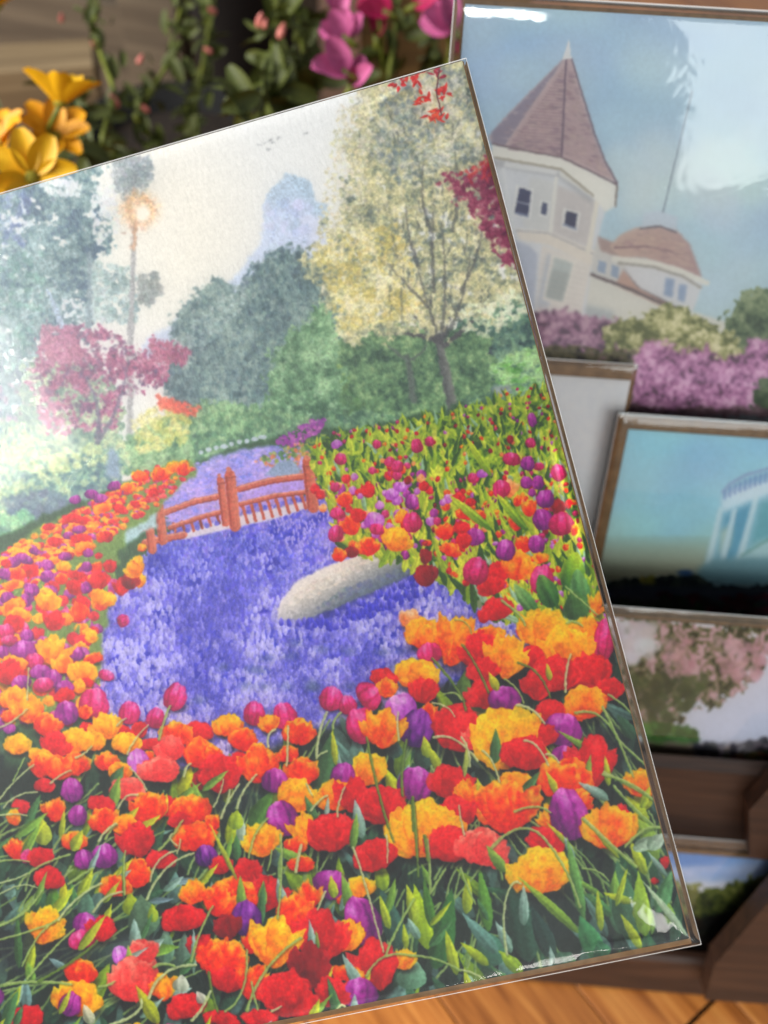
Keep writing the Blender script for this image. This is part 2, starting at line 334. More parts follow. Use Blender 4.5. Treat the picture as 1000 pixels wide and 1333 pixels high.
    C.bez((538, 520), (536, 490), (530, 465), 5, 3, (96, 108, 100), soft=1.5); C.bez((532, 470), (515, 460), (505, 450), 2, 1, (96, 108, 100)); C.bez((534, 470), (550, 460), (556, 450), 2, 1, (96, 108, 100))
    BT = [(474, 112), (520, 85), (600, 50), (650, 60), (690, 200), (720, 360), (710, 385), (650, 392), (636, 418), (600, 414), (580, 440), (540, 428), (520, 440), (480, 434), (462, 450), (440, 438), (444, 408), (418, 396), (420, 372), (392, 350), (404, 332), (430, 322), (428, 298), (452, 284), (438, 256), (458, 232), (450, 196), (472, 176), (462, 140)]
    C.foliage(BT, [(110, 122, 118), (158, 164, 138), (200, 196, 152), (226, 216, 166), (240, 232, 198)], 9, 7, contrast=2.5, scales=((2.5, .22), (4, .26), (8, .26), (20, .26)), holes=.27)
    C.dabs(BT, 400, (3, 6), [(150, 156, 138), (186, 184, 152), (214, 206, 166)], alpha=.4)
    C.dabs(BT, 2000, (1.6, 3.6), [(126, 134, 120), (176, 176, 142), (212, 204, 156), (232, 220, 172), (246, 240, 212)], alpha=.75, spread=.6)
    C.dabs([(500, 100), (600, 90), (630, 200), (520, 240), (480, 200)], 900, (1.8, 4), [(120, 134, 138), (164, 172, 164), (206, 206, 188), (232, 226, 206)], alpha=.75, spread=.7)
    C.dabs([(400, 320), (520, 290), (560, 400), (440, 440), (430, 380)], 900, (1.8, 4), [(206, 190, 116), (232, 214, 132), (244, 228, 160), (250, 242, 206)], alpha=.7, spread=.6)
    C.dabs([(410, 330), (420, 250), (440, 150), (470, 110), (500, 110), (470, 320)], 420, (1.2, 3.2), [(196, 192, 160), (220, 208, 164), (232, 222, 190)], alpha=.75)
    C.dabs([(440, 140), (480, 120), (480, 260), (430, 300)], 200, (1.5, 3.6), [(206, 202, 184), (226, 218, 196), (238, 232, 216)], alpha=.7)
    for i in range(70):
        x, y = r.uniform(500, 650), r.uniform(110, 400)
        if x-500 < (y-60)*.75+90: C.line([(x, y), (x+r.uniform(-7, 7), y+r.uniform(8, 22))], 1.2, .7, (92, 98, 98), alpha=.7)
    for a, b, c in (((572, 440), (556, 400), (540, 330)), ((574, 440), (585, 380), (575, 290)), ((577, 442), (606, 400), (612, 330)), ((556, 400), (530, 370), (505, 345)), ((566, 380), (560, 330), (566, 260)), ((600, 380), (622, 340), (628, 300)), ((545, 345), (530, 310), (528, 270)), ((560, 300), (545, 260), (552, 215)), ((590, 300), (600, 250), (592, 200))):
        C.bez(a, b, c, 2.4, .8, (84, 84, 88), soft=1.4, alpha=.7)
    for i in range(60): C.ell(r.uniform(500, 640), r.uniform(160, 350), r.uniform(2, 6), r.uniform(1.5, 3), r.uniform(0, 3), (88, 104, 112), 1.4, .55)
    C.dabs([(600, 400), (690, 370), (695, 400), (640, 440), (600, 430)], 170, (2, 4.5), [(200, 206, 170), (240, 240, 214)], alpha=.85)
    # red leaves at the top right, dark red maple at the edge
    MR = [(568, 240), (620, 225), (650, 180), (700, 180), (720, 360), (670, 345), (640, 330), (628, 290), (600, 262)]
    C.foliage(MR, [(96, 26, 60), (132, 36, 74), (160, 56, 92), (190, 110, 130)], 9, 6, holes=.36)
    C.dabs(MR, 260, (2, 5), [(100, 24, 60), (140, 36, 72), (166, 56, 92), (190, 96, 120)], rot=(2.4, 3.8), asp=(.3, .6), alpha=.85)
    C.dabs([(600, 225), (640, 205), (650, 230), (610, 240)], 40, (2, 4), [(190, 30, 50), (220, 60, 60)], alpha=.8)
    # pale haze painted into the print's colours, strongest at the left of the garden
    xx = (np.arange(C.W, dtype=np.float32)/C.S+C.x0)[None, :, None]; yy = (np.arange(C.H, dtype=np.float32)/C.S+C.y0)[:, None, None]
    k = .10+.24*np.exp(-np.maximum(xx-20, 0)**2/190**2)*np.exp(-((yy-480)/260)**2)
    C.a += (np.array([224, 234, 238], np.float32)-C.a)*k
    warp(C, .75)
    C.a = C.a*.3+np.stack([C.blur(C.a[..., k], 1) for k in range(3)], -1)*.7
    for (x, y, n, c) in ((520, 108, 9, (200, 34, 40)), (540, 100, 12, (212, 44, 44)), (568, 92, 10, (170, 40, 70)), (553, 130, 12, (232, 50, 40)), (580, 122, 10, (226, 50, 52)), (570, 150, 13, (236, 60, 60)), (562, 152, 6, (240, 90, 60))):
        for i in range(n):
            a = r.uniform(0, 6.28); C.petal(x+r.normal(0, 5), y+r.normal(0, 3.5), r.uniform(6, 13), r.uniform(1.2, 2.4), a, mixc(c, (120, 10, 30), r.random()*.5), mixc(c, (250, 130, 90), r.random()*.5), sharp=.9)
    C.line([(572, 92), (568, 120), (575, 150)], .9, .7, (90, 50, 60))
    # ground below: greens under all beds
    GR = [(-420, 760), (0, 700), (130, 640), (250, 600), (380, 560), (470, 560), (600, 530), (760, 500), (980, 560), (980, 1600), (-420, 1600)]
    C.poly(GR, (74, 104, 78), 2, rough=4)
    C.dabs([(-420, 950), (950, 950), (950, 1560), (-420, 1560)], 2600, (6, 18), [(38, 58, 54), (58, 84, 70), (88, 116, 92), (110, 132, 120)], rot=(.9, 2.2), asp=(.2, .5), alpha=.7)
    # far lilac path and the hyacinth river
    C.grad([(195, 660), (215, 625), (250, 605), (300, 588), (360, 578), (400, 585), (420, 620), (380, 660), (250, 700)], (168, 166, 224), (178, 156, 226), (260, 590), (280, 660), 2, rough=3)
    C.dabs([(205, 650), (250, 605), (360, 580), (400, 600), (330, 640), (220, 690)], 900, (1.5, 4), [(136, 140, 214), (172, 160, 228), (206, 184, 236)], rot=(2.9, 3.3), asp=(.4, .7), alpha=.7)
    for i in range(9): C.ell(262+i*10, 590-i*2.6+r.uniform(-2, 2), r.uniform(3, 6), 3, 0, (196, 206, 216), 1.2)
    C.dabs([(356, 575), (405, 548), (425, 545), (420, 560), (380, 585)], 160, (1.5, 3.4), [(150, 70, 160), (184, 100, 180), (210, 140, 190)], alpha=.85)
    C.dabs([(330, 600), (380, 580), (440, 560), (440, 640), (420, 620), (360, 610)], 260, (1.5, 4), [(90, 130, 80), (180, 190, 90), (230, 120, 90), (240, 170, 130)], alpha=.8)
    C.poly([(345, 618), (362, 602), (380, 598), (392, 610), (388, 625)], (150, 166, 190), 1.5)
    RV = [(205, 700), (240, 690), (300, 672), (380, 650), (440, 640), (450, 700), (520, 745), (600, 740), (680, 780), (700, 840), (560, 900), (560, 1000), (250, 1000), (110, 930), (122, 840), (150, 780)]
    C.foliage(RV, [(86, 88, 172), (116, 114, 200), (142, 136, 214), (178, 168, 230)], 4, 6)
    C.dabs(RV, 1500, (5, 14), [(56, 58, 160), (84, 84, 190), (104, 100, 200), (150, 136, 222)], alpha=.55)
    C.clump = C.noise(12)*.5+C.noise(45)*.5
    pts = C.inside(RV, 5600); pts = pts[np.argsort(pts[:,1])]
    for x, y in pts:
        k = min(max((y-650)/290, 0), 1); hs = 2.7+5.6*k; lil = math.exp(-((x-395)**2/60**2+(y-690)**2/45**2))
        lit = np.clip((C.cl(x, y)-.5)*1.7+.56+r.uniform(-.3, .3)+lil*.45-.12*(k < .35 and x < 330), 0, 1)
        dk, mid, lt = (94, 92, 178), (142, 136, 214), (208, 200, 244)
        if k < .5: dk, mid, lt = mixc(dk, (88, 98, 182), 1-2*k), mixc(mid, (118, 126, 210), 1-2*k), mixc(lt, (170, 160, 232), 1-2*k)
        c = mixc(dk, mid, min(1, lit*2)) if lit < .5 else mixc(mid, lt, lit*2-1)
        if lil > .2: c = mixc(c, (198, 170, 230), lil*.4)
        rt = r.uniform(-.25, .25)
        C.petal(x, y, hs*1.7, hs*.42, rt, mixc(c, dk, .45), c, soft=1.1, blunt=.6)
        for q in range(2 if k > .25 else 1):
            C.ell(x+r.uniform(-.35, .35)*hs, y-hs*r.uniform(.3, 1.4), hs*.16, hs*.13, 0, mixc(c, (220, 206, 250), .35), .9, .7)
    for i in range(26):
        x, y = r.uniform(250, 540), r.uniform(830, 930); C.ell(x, y, 9, 5, 0, (88, 110, 120), 7, .35)
    # bridge
    W0, W1, W2 = (186, 98, 78), (206, 126, 104), (142, 68, 58)
    Z = lambda x, y: (150+.3*x, 540+.3*y)
    C.poly([Z(240, 520), Z(480, 455), Z(540, 440), Z(830, 375), Z(850, 400), Z(700, 450), Z(540, 485), Z(300, 540)], (222, 210, 214), 1.2)
    for i in range(7): x = 255+i*37; C.line([Z(x, 475-i*10), Z(x+14, 525-i*11)], 1.8, 1.8, W2 if i % 2 else W0)
    for i in range(8): x = 556+i*36; C.line([Z(x, 400-i*8), Z(x+20, 468-i*9)], 2., 2., W0)
    for i in range(7): C.ell(*Z(275+i*42, 512-i*10), 3.4, 3.2, 0, (92, 92, 196), 1, .8)
    def rail(P, w):
        P = [Z(*p) for p in P]; C.line(P, w, w, W0, 1, hi=W1); C.line([(p[0], p[1]-w*.7) for p in P], .9, .9, (230, 160, 140), alpha=.8); C.line([(p[0], p[1]+w*.9) for p in P], .8, .8, W2, alpha=.8)
    rail([(215, 425), (340, 378), (465, 350)], 4.0); rail([(540, 322), (680, 284), (815, 268)], 4.2)
    rail([(240, 490), (360, 448), (490, 412)], 3.0); rail([(545, 388), (690, 352), (835, 334)], 3.0)
    rail([(865, 258), (960, 256)], 5.5); rail([(880, 335), (965, 342)], 4.5); rail([(70, 512), (160, 480)], 4); rail([(130, 555), (300, 520)], 4.5)
    for x, ya, yb, w in ((150, 400, 585, 5.6), (196, 360, 545, 6), (468, 275, 470, 4.8), (508, 250, 482, 7), (846, 200, 400, 7.4)):
        C.line([Z(x-8, ya+14), Z(x+14, yb)], w, w*1.05, W0, 1, hi=W1); C.line([Z(x-8-w*2.4, ya+20), Z(x+14-w*2.4, yb)], 1, 1, W2, alpha=.8)
        C.ell(*Z(x-12, ya+4), w*.75, w*.62, 0, W0, 1); C.ell(*Z(x-14, ya-12), w*.5, w*.5, 0, W1, 1)
        C.line([Z(x-8-w*3, ya+26), Z(x-4+w*3, ya+20)], 1, 1, W2, alpha=.7)
    for q in range(260): x, y = Z(r.uniform(140, 870), r.uniform(250, 540)); C.ell(x, y, 1.6, .8, r.uniform(-.4, 0), (225, 180, 170), 1, .18)
    C.poly([(145, 690), (175, 672), (205, 664), (205, 684), (180, 700), (160, 705)], (176, 200, 206), 2, rough=3)
    # boulder
    C.poly([(358, 806), (368, 790), (420, 782), (530, 738), (546, 746), (500, 768), (420, 808)], (44, 46, 120), 4, .7)
    RK = [(360, 806), (363, 786), (384, 760), (420, 740), (468, 723), (506, 716), (532, 719), (543, 733), (538, 746), (500, 764), (450, 786), (405, 806)]
    C.grad(RK, (238, 224, 208), (98, 108, 122), (432, 740), (464, 790), 1, rough=1.4)
    C.poly([(404, 804), (440, 784), (480, 762), (516, 744), (541, 738), (540, 746), (500, 764), (450, 786)], (112, 122, 132), 3, .75)
    C.dabs([(368, 792), (400, 760), (450, 735), (515, 722), (530, 728), (470, 744), (410, 776)], 200, (1.5, 4), [(206, 188, 174), (230, 214, 198), (242, 232, 220)], rot=(2.5, 3), asp=(.3, .6), alpha=.45)
    C.dabs([(410, 793), (450, 766), (530, 738), (535, 744), (450, 778)], 120, (1.5, 4), [(96, 112, 116), (140, 150, 152), (112, 116, 150)], alpha=.45)
    for x, y in C.inside([(362, 808), (410, 806), (480, 775), (545, 748), (560, 770), (430, 820)], 110):
        C.petal(x, y+6, 11, 3.2, r.uniform(-.2, .2), (66, 64, 168), r.choice([(98, 94, 206), (150, 140, 226)]))
    # right bed: backlit leaves, then small tulips far to near
    RBd = [(400, 590), (440, 565), (560, 545), (700, 505), (760, 520), (980, 600), (980, 830), (760, 830), (640, 800), (560, 745), (450, 715), (425, 650)]
    C.foliage(RBd, [(52, 84, 38), (104, 136, 44), (164, 184, 54), (214, 218, 84)], 5, 6, contrast=2.8)
    C.dabs(RBd, 500, (3, 9), [(96, 128, 56), (150, 176, 58), (200, 212, 66), (228, 226, 100)], rot=(.9, 2.2), asp=(.25, .5), alpha=.7)
    pts = C.inside(RBd, 1500); pts = pts[np.argsort(pts[:,1])]
    for x, y in pts:
        k = min(max((y-530)/260, 0), 1); q = r.random()
        c = mixc((140, 168, 44), (240, 240, 84), r.random()) if q < .66 else ((160, 194, 172) if q < .74 else (56, 90, 42))
        C.petal(x, y+12*k+4, 18+34*k*r.random()+12*k, 1.9+3.0*k, r.normal(-.15, .42), mixc(c, (84, 116, 44), .35), c, r.uniform(-.9, .9), blunt=.7, sharp=.9)
        if r.random() < .5:
            code = r.choice(list('MPRROOWWMLAD')) if k < .7 else r.choice(list('MPORL'))
            z = 4.5+6.5*k*r.uniform(.5, 1.1); xx, yy2 = x+r.uniform(-6, 6), y-6-8*k
            if z < 9:
                d, m2, l = FL[code]; a = r.uniform(0, 3)
                C.ell(xx, yy2, z*.5, z*r.uniform(.34, .5), a, mixc(d, m2, r.random()), 1.); C.ell(xx+r.uniform(-1, 1), yy2-z*.18, z*.3, z*.18, a+.4, mixc(m2, l, r.random()), 1., .85); C.ell(xx-z*.2, yy2+z*.2, z*.2, z*.18, a, d, 1., .6)
            else: flower(C, xx, yy2, z*r.uniform(.85, 1.1), z*r.uniform(.9, 1.2), code)
    for x, y in C.inside([(400, 640), (520, 600), (600, 640), (560, 700), (450, 710), (430, 680)], 70):
        z = r.uniform(8, 14); flower(C, x, y, z, z*1.05, r.choice(list('WWORRMMPLL')), hz=.08)
    flowers(C, 400, 540, .38, [(375,105,40,50,'M'),(420,90,30,35,'M'),(240,100,30,30,'M'),(285,160,40,35,'M'),(310,175,40,45,'M'),(115,150,40,40,'M'),(100,100,40,30,'L'),(210,260,50,50,'R'),(290,270,50,40,'L'),(320,245,50,35,'L'),(360,295,45,55,'P'),(400,245,35,35,'R'),(345,225,25,30,'D'),(325,350,50,50,'A'),(305,425,95,88,'Y'),(360,365,65,70,'M'),(230,360,70,60,'L'),(240,390,50,40,'M'),(130,290,60,50,'O'),(105,335,50,45,'M'),(150,380,60,70,'O'),(100,405,50,60,'M'),(175,345,50,50,'R'),(210,450,60,70,'O'),(150,470,50,40,'D'),(110,480,50,50,'O'),(475,400,60,60,'O'),(585,350,50,50,'O'),(540,340,70,40,'O'),(530,390,60,50,'R'),(575,415,65,60,'P'),(535,430,50,60,'R'),(490,460,70,50,'O'),(405,485,34,56,'D'),(405,550,70,80,'D'),(650,540,60,80,'R'),(630,585,80,70,'R'),(580,530,85,95,'M'),(645,665,100,80,'R'),(605,690,40,50,'R'),(740,445,58,62,'O'),(720,515,100,110,'A'),(680,460,65,75,'P'),(785,440,55,65,'P'),(800,490,60,40,'A'),(805,560,80,105,'M'),(760,320,45,60,'O'),(860,315,55,50,'D'),(815,285,60,65,'P'),(805,355,66,76,'P'),(870,370,85,80,'M'),(715,370,40,60,'O'),(690,250,40,70,'W'),(665,250,60,60,'M'),(720,295,30,40,'O'),(570,215,40,35,'M'),(600,200,40,30,'L'),(700,150,60,45,'M'),(755,165,50,50,'P'),(750,230,40,45,'P'),(790,230,40,50,'P'),(860,195,50,60,'M'),(770,265,25,30,'P'),(795,175,30,30,'M'),(765,95,35,35,'M'),(770,15,30,50,'P'),(695,85,25,30,'D'),(895,305,25,35,'R'),(915,395,25,40,'O'),(520,285,50,40,'R'),(560,300,40,30,'R')])
    for (x, y, L, w, a, c0, c1) in ((742, 770, 52, 16, .1, (60, 110, 50), (190, 214, 60)), (722, 790, 46, 14, -.5, (40, 88, 44), (110, 150, 80)), (760, 800, 60, 14, -.2, (50, 96, 60), (130, 170, 110)), (700, 800, 50, 9, -.7, (60, 104, 60), (150, 185, 120)), (685, 690, 60, 6, -.7, (80, 120, 40), (200, 216, 60)), (640, 690, 70, 6, -.9, (90, 130, 40), (206, 220, 70)), (640, 620, 60, 5, -.6, (110, 140, 40), (216, 222, 60))):
        C.petal(x, y, L, w, a, c0, c1, .2, blunt=.8)
    # left bed, far to near
    LB = [(165, 690), (200, 640), (225, 612), (250, 602), (258, 612), (225, 640), (200, 680), (190, 720), (150, 790), (125, 850), (135, 930), (-420, 1000), (-420, 820), (0, 722), (60, 680), (110, 650)]
    C.poly([(-420, 830), (0, 724), (60, 684), (130, 650), (200, 612), (250, 600), (258, 614), (210, 660), (165, 700), (140, 790), (120, 930), (-420, 1010)], (126, 150, 92), 2, rough=4)
    pts = C.inside([(-400, 840), (0, 724), (60, 686), (140, 642), (200, 608), (248, 602), (255, 612), (215, 650), (170, 680), (110, 720), (40, 740), (-400, 900)], 1000); pts = pts[np.argsort(pts[:,1])]
    for x, y in pts:
        k = min(max((y-600)/160, 0), 1); z = 5+8*k*r.uniform(.7, 1.2)
        flower(C, x, y, z*1.25, z*.9, r.choice(list('AAOORRYYRAP' if x < 190 else 'AOOORRMK')), hz=.2)
    pts = C.inside([(-400, 880), (0, 740), (120, 740), (150, 760), (120, 840), (130, 930), (-400, 1010)], 520); pts = pts[np.argsort(pts[:,1])]
    for x, y in pts:
        if r.random() < .3: C.petal(x, y+8, 24, 4, r.normal(0, .5), (70, 104, 70), (150, 180, 110), r.uniform(-.6, .6))
        z = r.uniform(12, 20); flower(C, x, y, z*1.2, z, r.choice(list('AAOORRYYPPPM')), hz=.2)
    flowers(C, 0, 560, .3, [(400,275,60,40,'P'),(440,295,60,40,'P'),(500,240,60,40,'P'),(330,300,50,40,'P'),(520,340,70,40,'R'),(590,320,50,30,'R'),(560,250,70,40,'A'),(610,200,80,50,'O'),(700,190,80,60,'O'),(760,160,70,50,'A'),(800,165,60,70,'O'),(670,270,50,40,'R'),(450,340,90,40,'A'),(240,485,60,45,'R'),(330,385,130,40,'R'),(215,420,60,30,'R'),(345,430,60,35,'P'),(300,455,50,35,'P'),(355,470,100,40,'R'),(440,465,40,50,'O'),(470,465,50,45,'R'),(370,510,100,60,'A'),(385,530,45,40,'P'),(285,545,60,40,'P'),(430,545,35,30,'R'),(480,590,60,60,'R'),(420,595,60,50,'O'),(380,590,45,45,'P'),(280,590,70,45,'Y'),(215,590,50,35,'P'),(130,610,80,60,'R'),(75,620,80,50,'O'),(205,630,60,50,'P'),(270,645,60,50,'O'),(340,630,90,40,'R'),(430,650,70,90,'R'),(330,680,80,70,'R'),(375,680,50,55,'P'),(440,725,90,70,'Y'),(360,750,60,80,'R'),(345,790,60,90,'O'),(210,740,110,90,'Y'),(240,825,70,95,'R'),(140,690,65,60,'P'),(115,735,45,60,'P'),(60,670,100,40,'A'),(35,725,60,55,'P'),(20,620,60,50,'P'),(60,570,60,50,'P'),(110,555,80,40,'P'),(155,525,50,30,'P'),(30,580,50,40,'R'),(400,895,60,60,'Y'),(530,680,50,80,'R'),(610,650,50,70,'Y'),(565,655,60,80,'D'),(585,600,70,90,'Y'),(600,565,50,45,'Y'),(618,510,45,40,'A'),(540,825,55,55,'M',1.2),(60,760,120,60,'A'),(90,800,110,60,'A'),(60,840,100,80,'R'),(30,870,70,70,'M'),(120,890,60,60,'P'),(50,910,60,50,'M'),(120,950,90,70,'P'),(230,930,60,80,'A'),(270,945,60,50,'P'),(330,965,80,60,'P'),(15,960,50,60,'P')], .10)
    # foreground: dark leafy gaps, broad leaves, stems
    C.clump = C.noise(30)
    FG = [(-420, 1040), (0, 990), (120, 1000), (250, 1010), (400, 960), (560, 900), (700, 850), (800, 820), (980, 800), (980, 1580), (-420, 1580)]
    C.poly(FG, (40, 56, 50), 6, rough=8)
    C.dabs(FG, 1500, (8, 24), [(18, 26, 34), (36, 54, 52), (62, 92, 70), (98, 126, 118)], rot=(1.0, 2.1), asp=(.15, .4), alpha=.75)
    pts = C.inside([(-420, 1080), (150, 1060), (500, 960), (700, 900), (850, 880), (980, 1580), (-420, 1580)], 560); pts = pts[np.argsort(pts[:,1])]
    for x, y in pts:
        q = r.random(); c = (70, 112, 84) if q < .45 else ((126, 160, 150) if q < .62 else ((150, 178, 52) if q < .78 else (44, 66, 58)))
        lean = .55 if x < 250 else (0 if x < 560 else -.45)
        C.petal(x, y+18, r.uniform(34, 84), r.uniform(6, 13), r.normal(lean, .35), mixc(c, (26, 40, 40), .55), c, r.uniform(-.6, .6), blunt=.68, streak=.06, sharp=.95)
    ST = ((150, 176, 110), (190, 200, 146))
    def fill_stems(P, n, lean, L):
        for x, y in C.inside(P, n):
            l = r.uniform(*L); a = r.normal(lean, .25); x2, y2 = x+math.sin(a)*l, y-math.cos(a)*l; b = r.normal(0, .18)*l
            c = mixc((104, 136, 76), ST[0], r.random()); C.bez((x, y), ((x+x2)/2+b, (y+y2)/2-abs(b)*.5), (x2, y2), 1.7, 1.3, mixc(c, (60, 80, 60), .3), mixc(c, ST[1], .5), n=8)
    fill_stems([(-420, 1100), (100, 1050), (240, 1100), (200, 1333), (-420, 1500)], 190, .95, (50, 120))
    fill_stems([(200, 1050), (600, 980), (620, 1290), (300, 1333)], 90, .35, (40, 100))
    fill_stems([(600, 1050), (820, 950), (890, 1190), (700, 1280)], 60, -.6, (50, 110))
    # random flowers beyond the frame so that the print is complete
    for (P, n, z) in (([(-420, 960), (-8, 950), (-8, 1420), (-420, 1460)], 240, (18, 30)), ([(-400, 1345), (330, 1345), (420, 1335), (400, 1480), (-400, 1560)], 150, (28, 46))):
        p = C.inside(P, n); p = p[np.argsort(p[:,1])]
        for x, y in p: q = r.uniform(*z); flower(C, x, y, q*1.1, q, r.choice(list('RRROOYAPPM')), hz=.1)
    return C
def blades(C, x0, y0, s, L):            # (base x, base y, tip x, tip y, half width, colour, bend)
    for bx, by, tx, ty, w, c, *b in L:
        X, Y, dx, dy = x0+bx*s, y0+by*s, (tx-bx)*s, (ty-by)*s
        C.petal(X, Y, math.hypot(dx, dy), w*s, math.atan2(dx, -dy), mixc(c, (40, 66, 52), .42), c, b[0] if b else C.r.uniform(-.25, .25), blunt=.66, streak=.05, side=.24, sharp=.95)
def stems(C, x0, y0, s, L):             # (p0, p1, p2, width, tone)
    T = {0: ((128, 158, 84), (190, 204, 140)), 1: ((158, 174, 116), (218, 222, 178)), 2: ((84, 112, 48), (138, 158, 78))}
    for a, b, c, w, t in L:
        q = lambda p: (x0+p[0]*s, y0+p[1]*s); w *= .86
        b = (2*b[0]-(a[0]+c[0])/2, 2*b[1]-(a[1]+c[1])/2)
        p = [q(a), q(b), q(c)]
        C.bez((p[0][0]+1.2, p[0][1]+1.6), (p[1][0]+1.2, p[1][1]+1.6), (p[2][0]+1.2, p[2][1]+1.6), w*.5, w*.45, (40, 50, 40), alpha=.35, soft=1.6)
        C.bez(*p, w*.5, w*.42, T[t][0], T[t][1])
def foreground(C):
    r = C.r
    A = []
    def add(x0, y0, s, L): A.extend([(x0+t[0]*s, y0+t[1]*s, t[2]*s, t[3]*s)+tuple(t[4:]) for t in L])
    add(0, 830, .3, [(110,50,110,80,'P'),(40,10,60,40,'M'),(150,95,80,60,'M'),(230,50,80,130,'Y'),(275,50,70,60,'P'),(325,65,80,60,'P'),(405,90,90,45,'O'),(280,115,80,80,'A'),(365,145,110,90,'Y'),(375,146,52,55,'P'),(465,160,65,45,'M'),(380,195,60,40,'R'),(70,110,110,60,'A'),(40,150,100,110,'R'),(180,145,90,60,'P'),(230,170,70,70,'P'),(95,190,80,60,'P'),(190,200,80,60,'M'),(345,210,60,60,'Y'),(280,215,80,60,'P'),(280,250,80,60,'R'),(410,280,120,130,'M'),(395,284,80,60,'P'),(565,320,85,95,'M'),(680,345,75,85,'M'),(765,250,90,115,'M'),(290,320,95,100,'P'),(370,325,60,60,'O'),(60,260,120,90,'A'),(130,310,100,120,'A'),(40,340,60,50,'O'),(210,380,120,90,'O'),(460,385,100,115,'Y'),(375,390,60,50,'R'),(540,400,70,40,'R'),(605,400,70,70,'R'),(555,455,120,90,'Y'),(330,445,130,110,'Y'),(240,460,90,110,'R'),(415,450,90,80,'Y'),(80,460,90,90,'Y'),(180,515,110,70,'A'),(180,560,80,90,'O'),(255,560,110,110,'O'),(330,545,100,100,'O'),(465,535,90,80,'O'),(520,575,90,70,'A'),(600,530,90,100,'L'),(645,515,50,50,'O'),(660,460,100,50,'R'),(740,480,130,110,'K'),(700,570,170,110,'K'),(765,415,120,100,'O'),(865,405,130,80,'R'),(980,380,80,90,'A'),(870,500,150,130,'O'),(945,560,130,110,'R'),(900,610,130,90,'D'),(560,655,150,100,'K'),(445,720,120,70,'R'),(200,640,80,60,'R'),(315,655,90,100,'P'),(95,730,80,60,'R'),(340,765,75,85,'P'),(245,745,80,100,'O'),(65,780,55,70,'A'),(650,735,120,140,'O'),(720,730,70,90,'R'),(815,745,160,120,'O'),(780,790,100,60,'R'),(450,790,100,110,'O'),(545,810,110,90,'A'),(600,875,110,150,'R'),(850,860,190,120,'O'),(925,800,60,70,'O'),(325,880,110,80,'O'),(455,940,105,100,'P'),(365,955,80,80,'P'),(175,950,110,80,'R'),(70,915,65,100,'O'),(120,945,50,60,'M'),(895,940,90,90,'V'),(960,985,80,80,'R'),(700,960,120,80,'R'),(595,980,80,50,'O')])
    add(0, 1050, .3, [(210,305,115,95,'R'),(500,340,115,90,'O'),(600,290,100,120,'O'),(200,510,105,165,'Y'),(370,500,95,90,'P'),(355,570,110,80,'M'),(445,525,75,115,'R'),(800,480,190,110,'R'),(840,370,110,100,'A'),(960,400,120,150,'O'),(990,520,80,110,'D'),(525,640,70,80,'L'),(620,630,130,110,'K'),(580,750,190,190,'K'),(355,715,130,110,'O'),(710,780,80,120,'A'),(340,830,200,150,'Y'),(310,850,90,100,'P'),(885,610,90,110,'R'),(950,660,130,170,'O'),(805,860,130,110,'R'),(120,910,140,100,'R'),(940,920,120,60,'R'),(60,1000,150,90,'O'),(600,1000,160,90,'R')])
    add(270, 1050, .33, [(210,130,110,130,'Y'),(385,80,70,120,'Y'),(350,150,90,60,'O'),(490,100,155,150,'R'),(370,225,110,60,'O'),(850,100,230,190,'Y'),(960,150,160,130,'R'),(660,190,180,120,'R'),(490,300,130,110,'P'),(600,315,100,80,'Y'),(400,350,50,110,'O'),(535,370,50,40,'O'),(155,250,80,100,'R'),(230,340,100,150,'R'),(100,355,200,140,'O'),(80,470,90,90,'D'),(155,432,115,130,'V',0),(345,420,110,150,'O'),(440,510,160,200,'R'),(550,508,115,120,'Y'),(610,440,130,190,'P',-.35),(270,535,140,200,'Y'),(180,540,60,80,'O'),(410,630,140,170,'D'),(70,590,160,140,'O'),(80,680,120,100,'R'),(190,690,100,140,'O'),(320,740,200,170,'R'),(495,730,90,120,'R'),(555,655,140,60,'O'),(600,727,140,110,'P'),(665,620,140,200,'R'),(780,600,80,80,'Y'),(70,835,130,60,'R'),(210,830,150,60,'R')])
    add(270, 780, .3, [(205,490,85,100,'M'),(335,500,95,110,'M'),(90,545,110,90,'A'),(265,540,60,80,'A'),(155,605,120,100,'O'),(400,575,130,110,'O'),(540,425,95,100,'M'),(610,455,70,80,'M'),(705,415,120,90,'M',1.0),(765,340,110,80,'R'),(780,385,80,80,'A'),(835,465,130,110,'L'),(670,540,130,150,'M'),(765,560,110,170,'A'),(230,715,150,170,'O'),(140,700,70,80,'R'),(60,760,100,160,'R'),(20,680,60,80,'O'),(295,780,110,100,'P'),(415,745,115,120,'O'),(350,670,80,70,'O'),(390,850,150,140,'Y'),(590,765,100,120,'P'),(700,735,150,140,'Y'),(640,850,100,150,'R'),(560,850,150,130,'A'),(750,890,180,170,'R'),(325,945,130,150,'P'),(540,970,170,80,'R')])
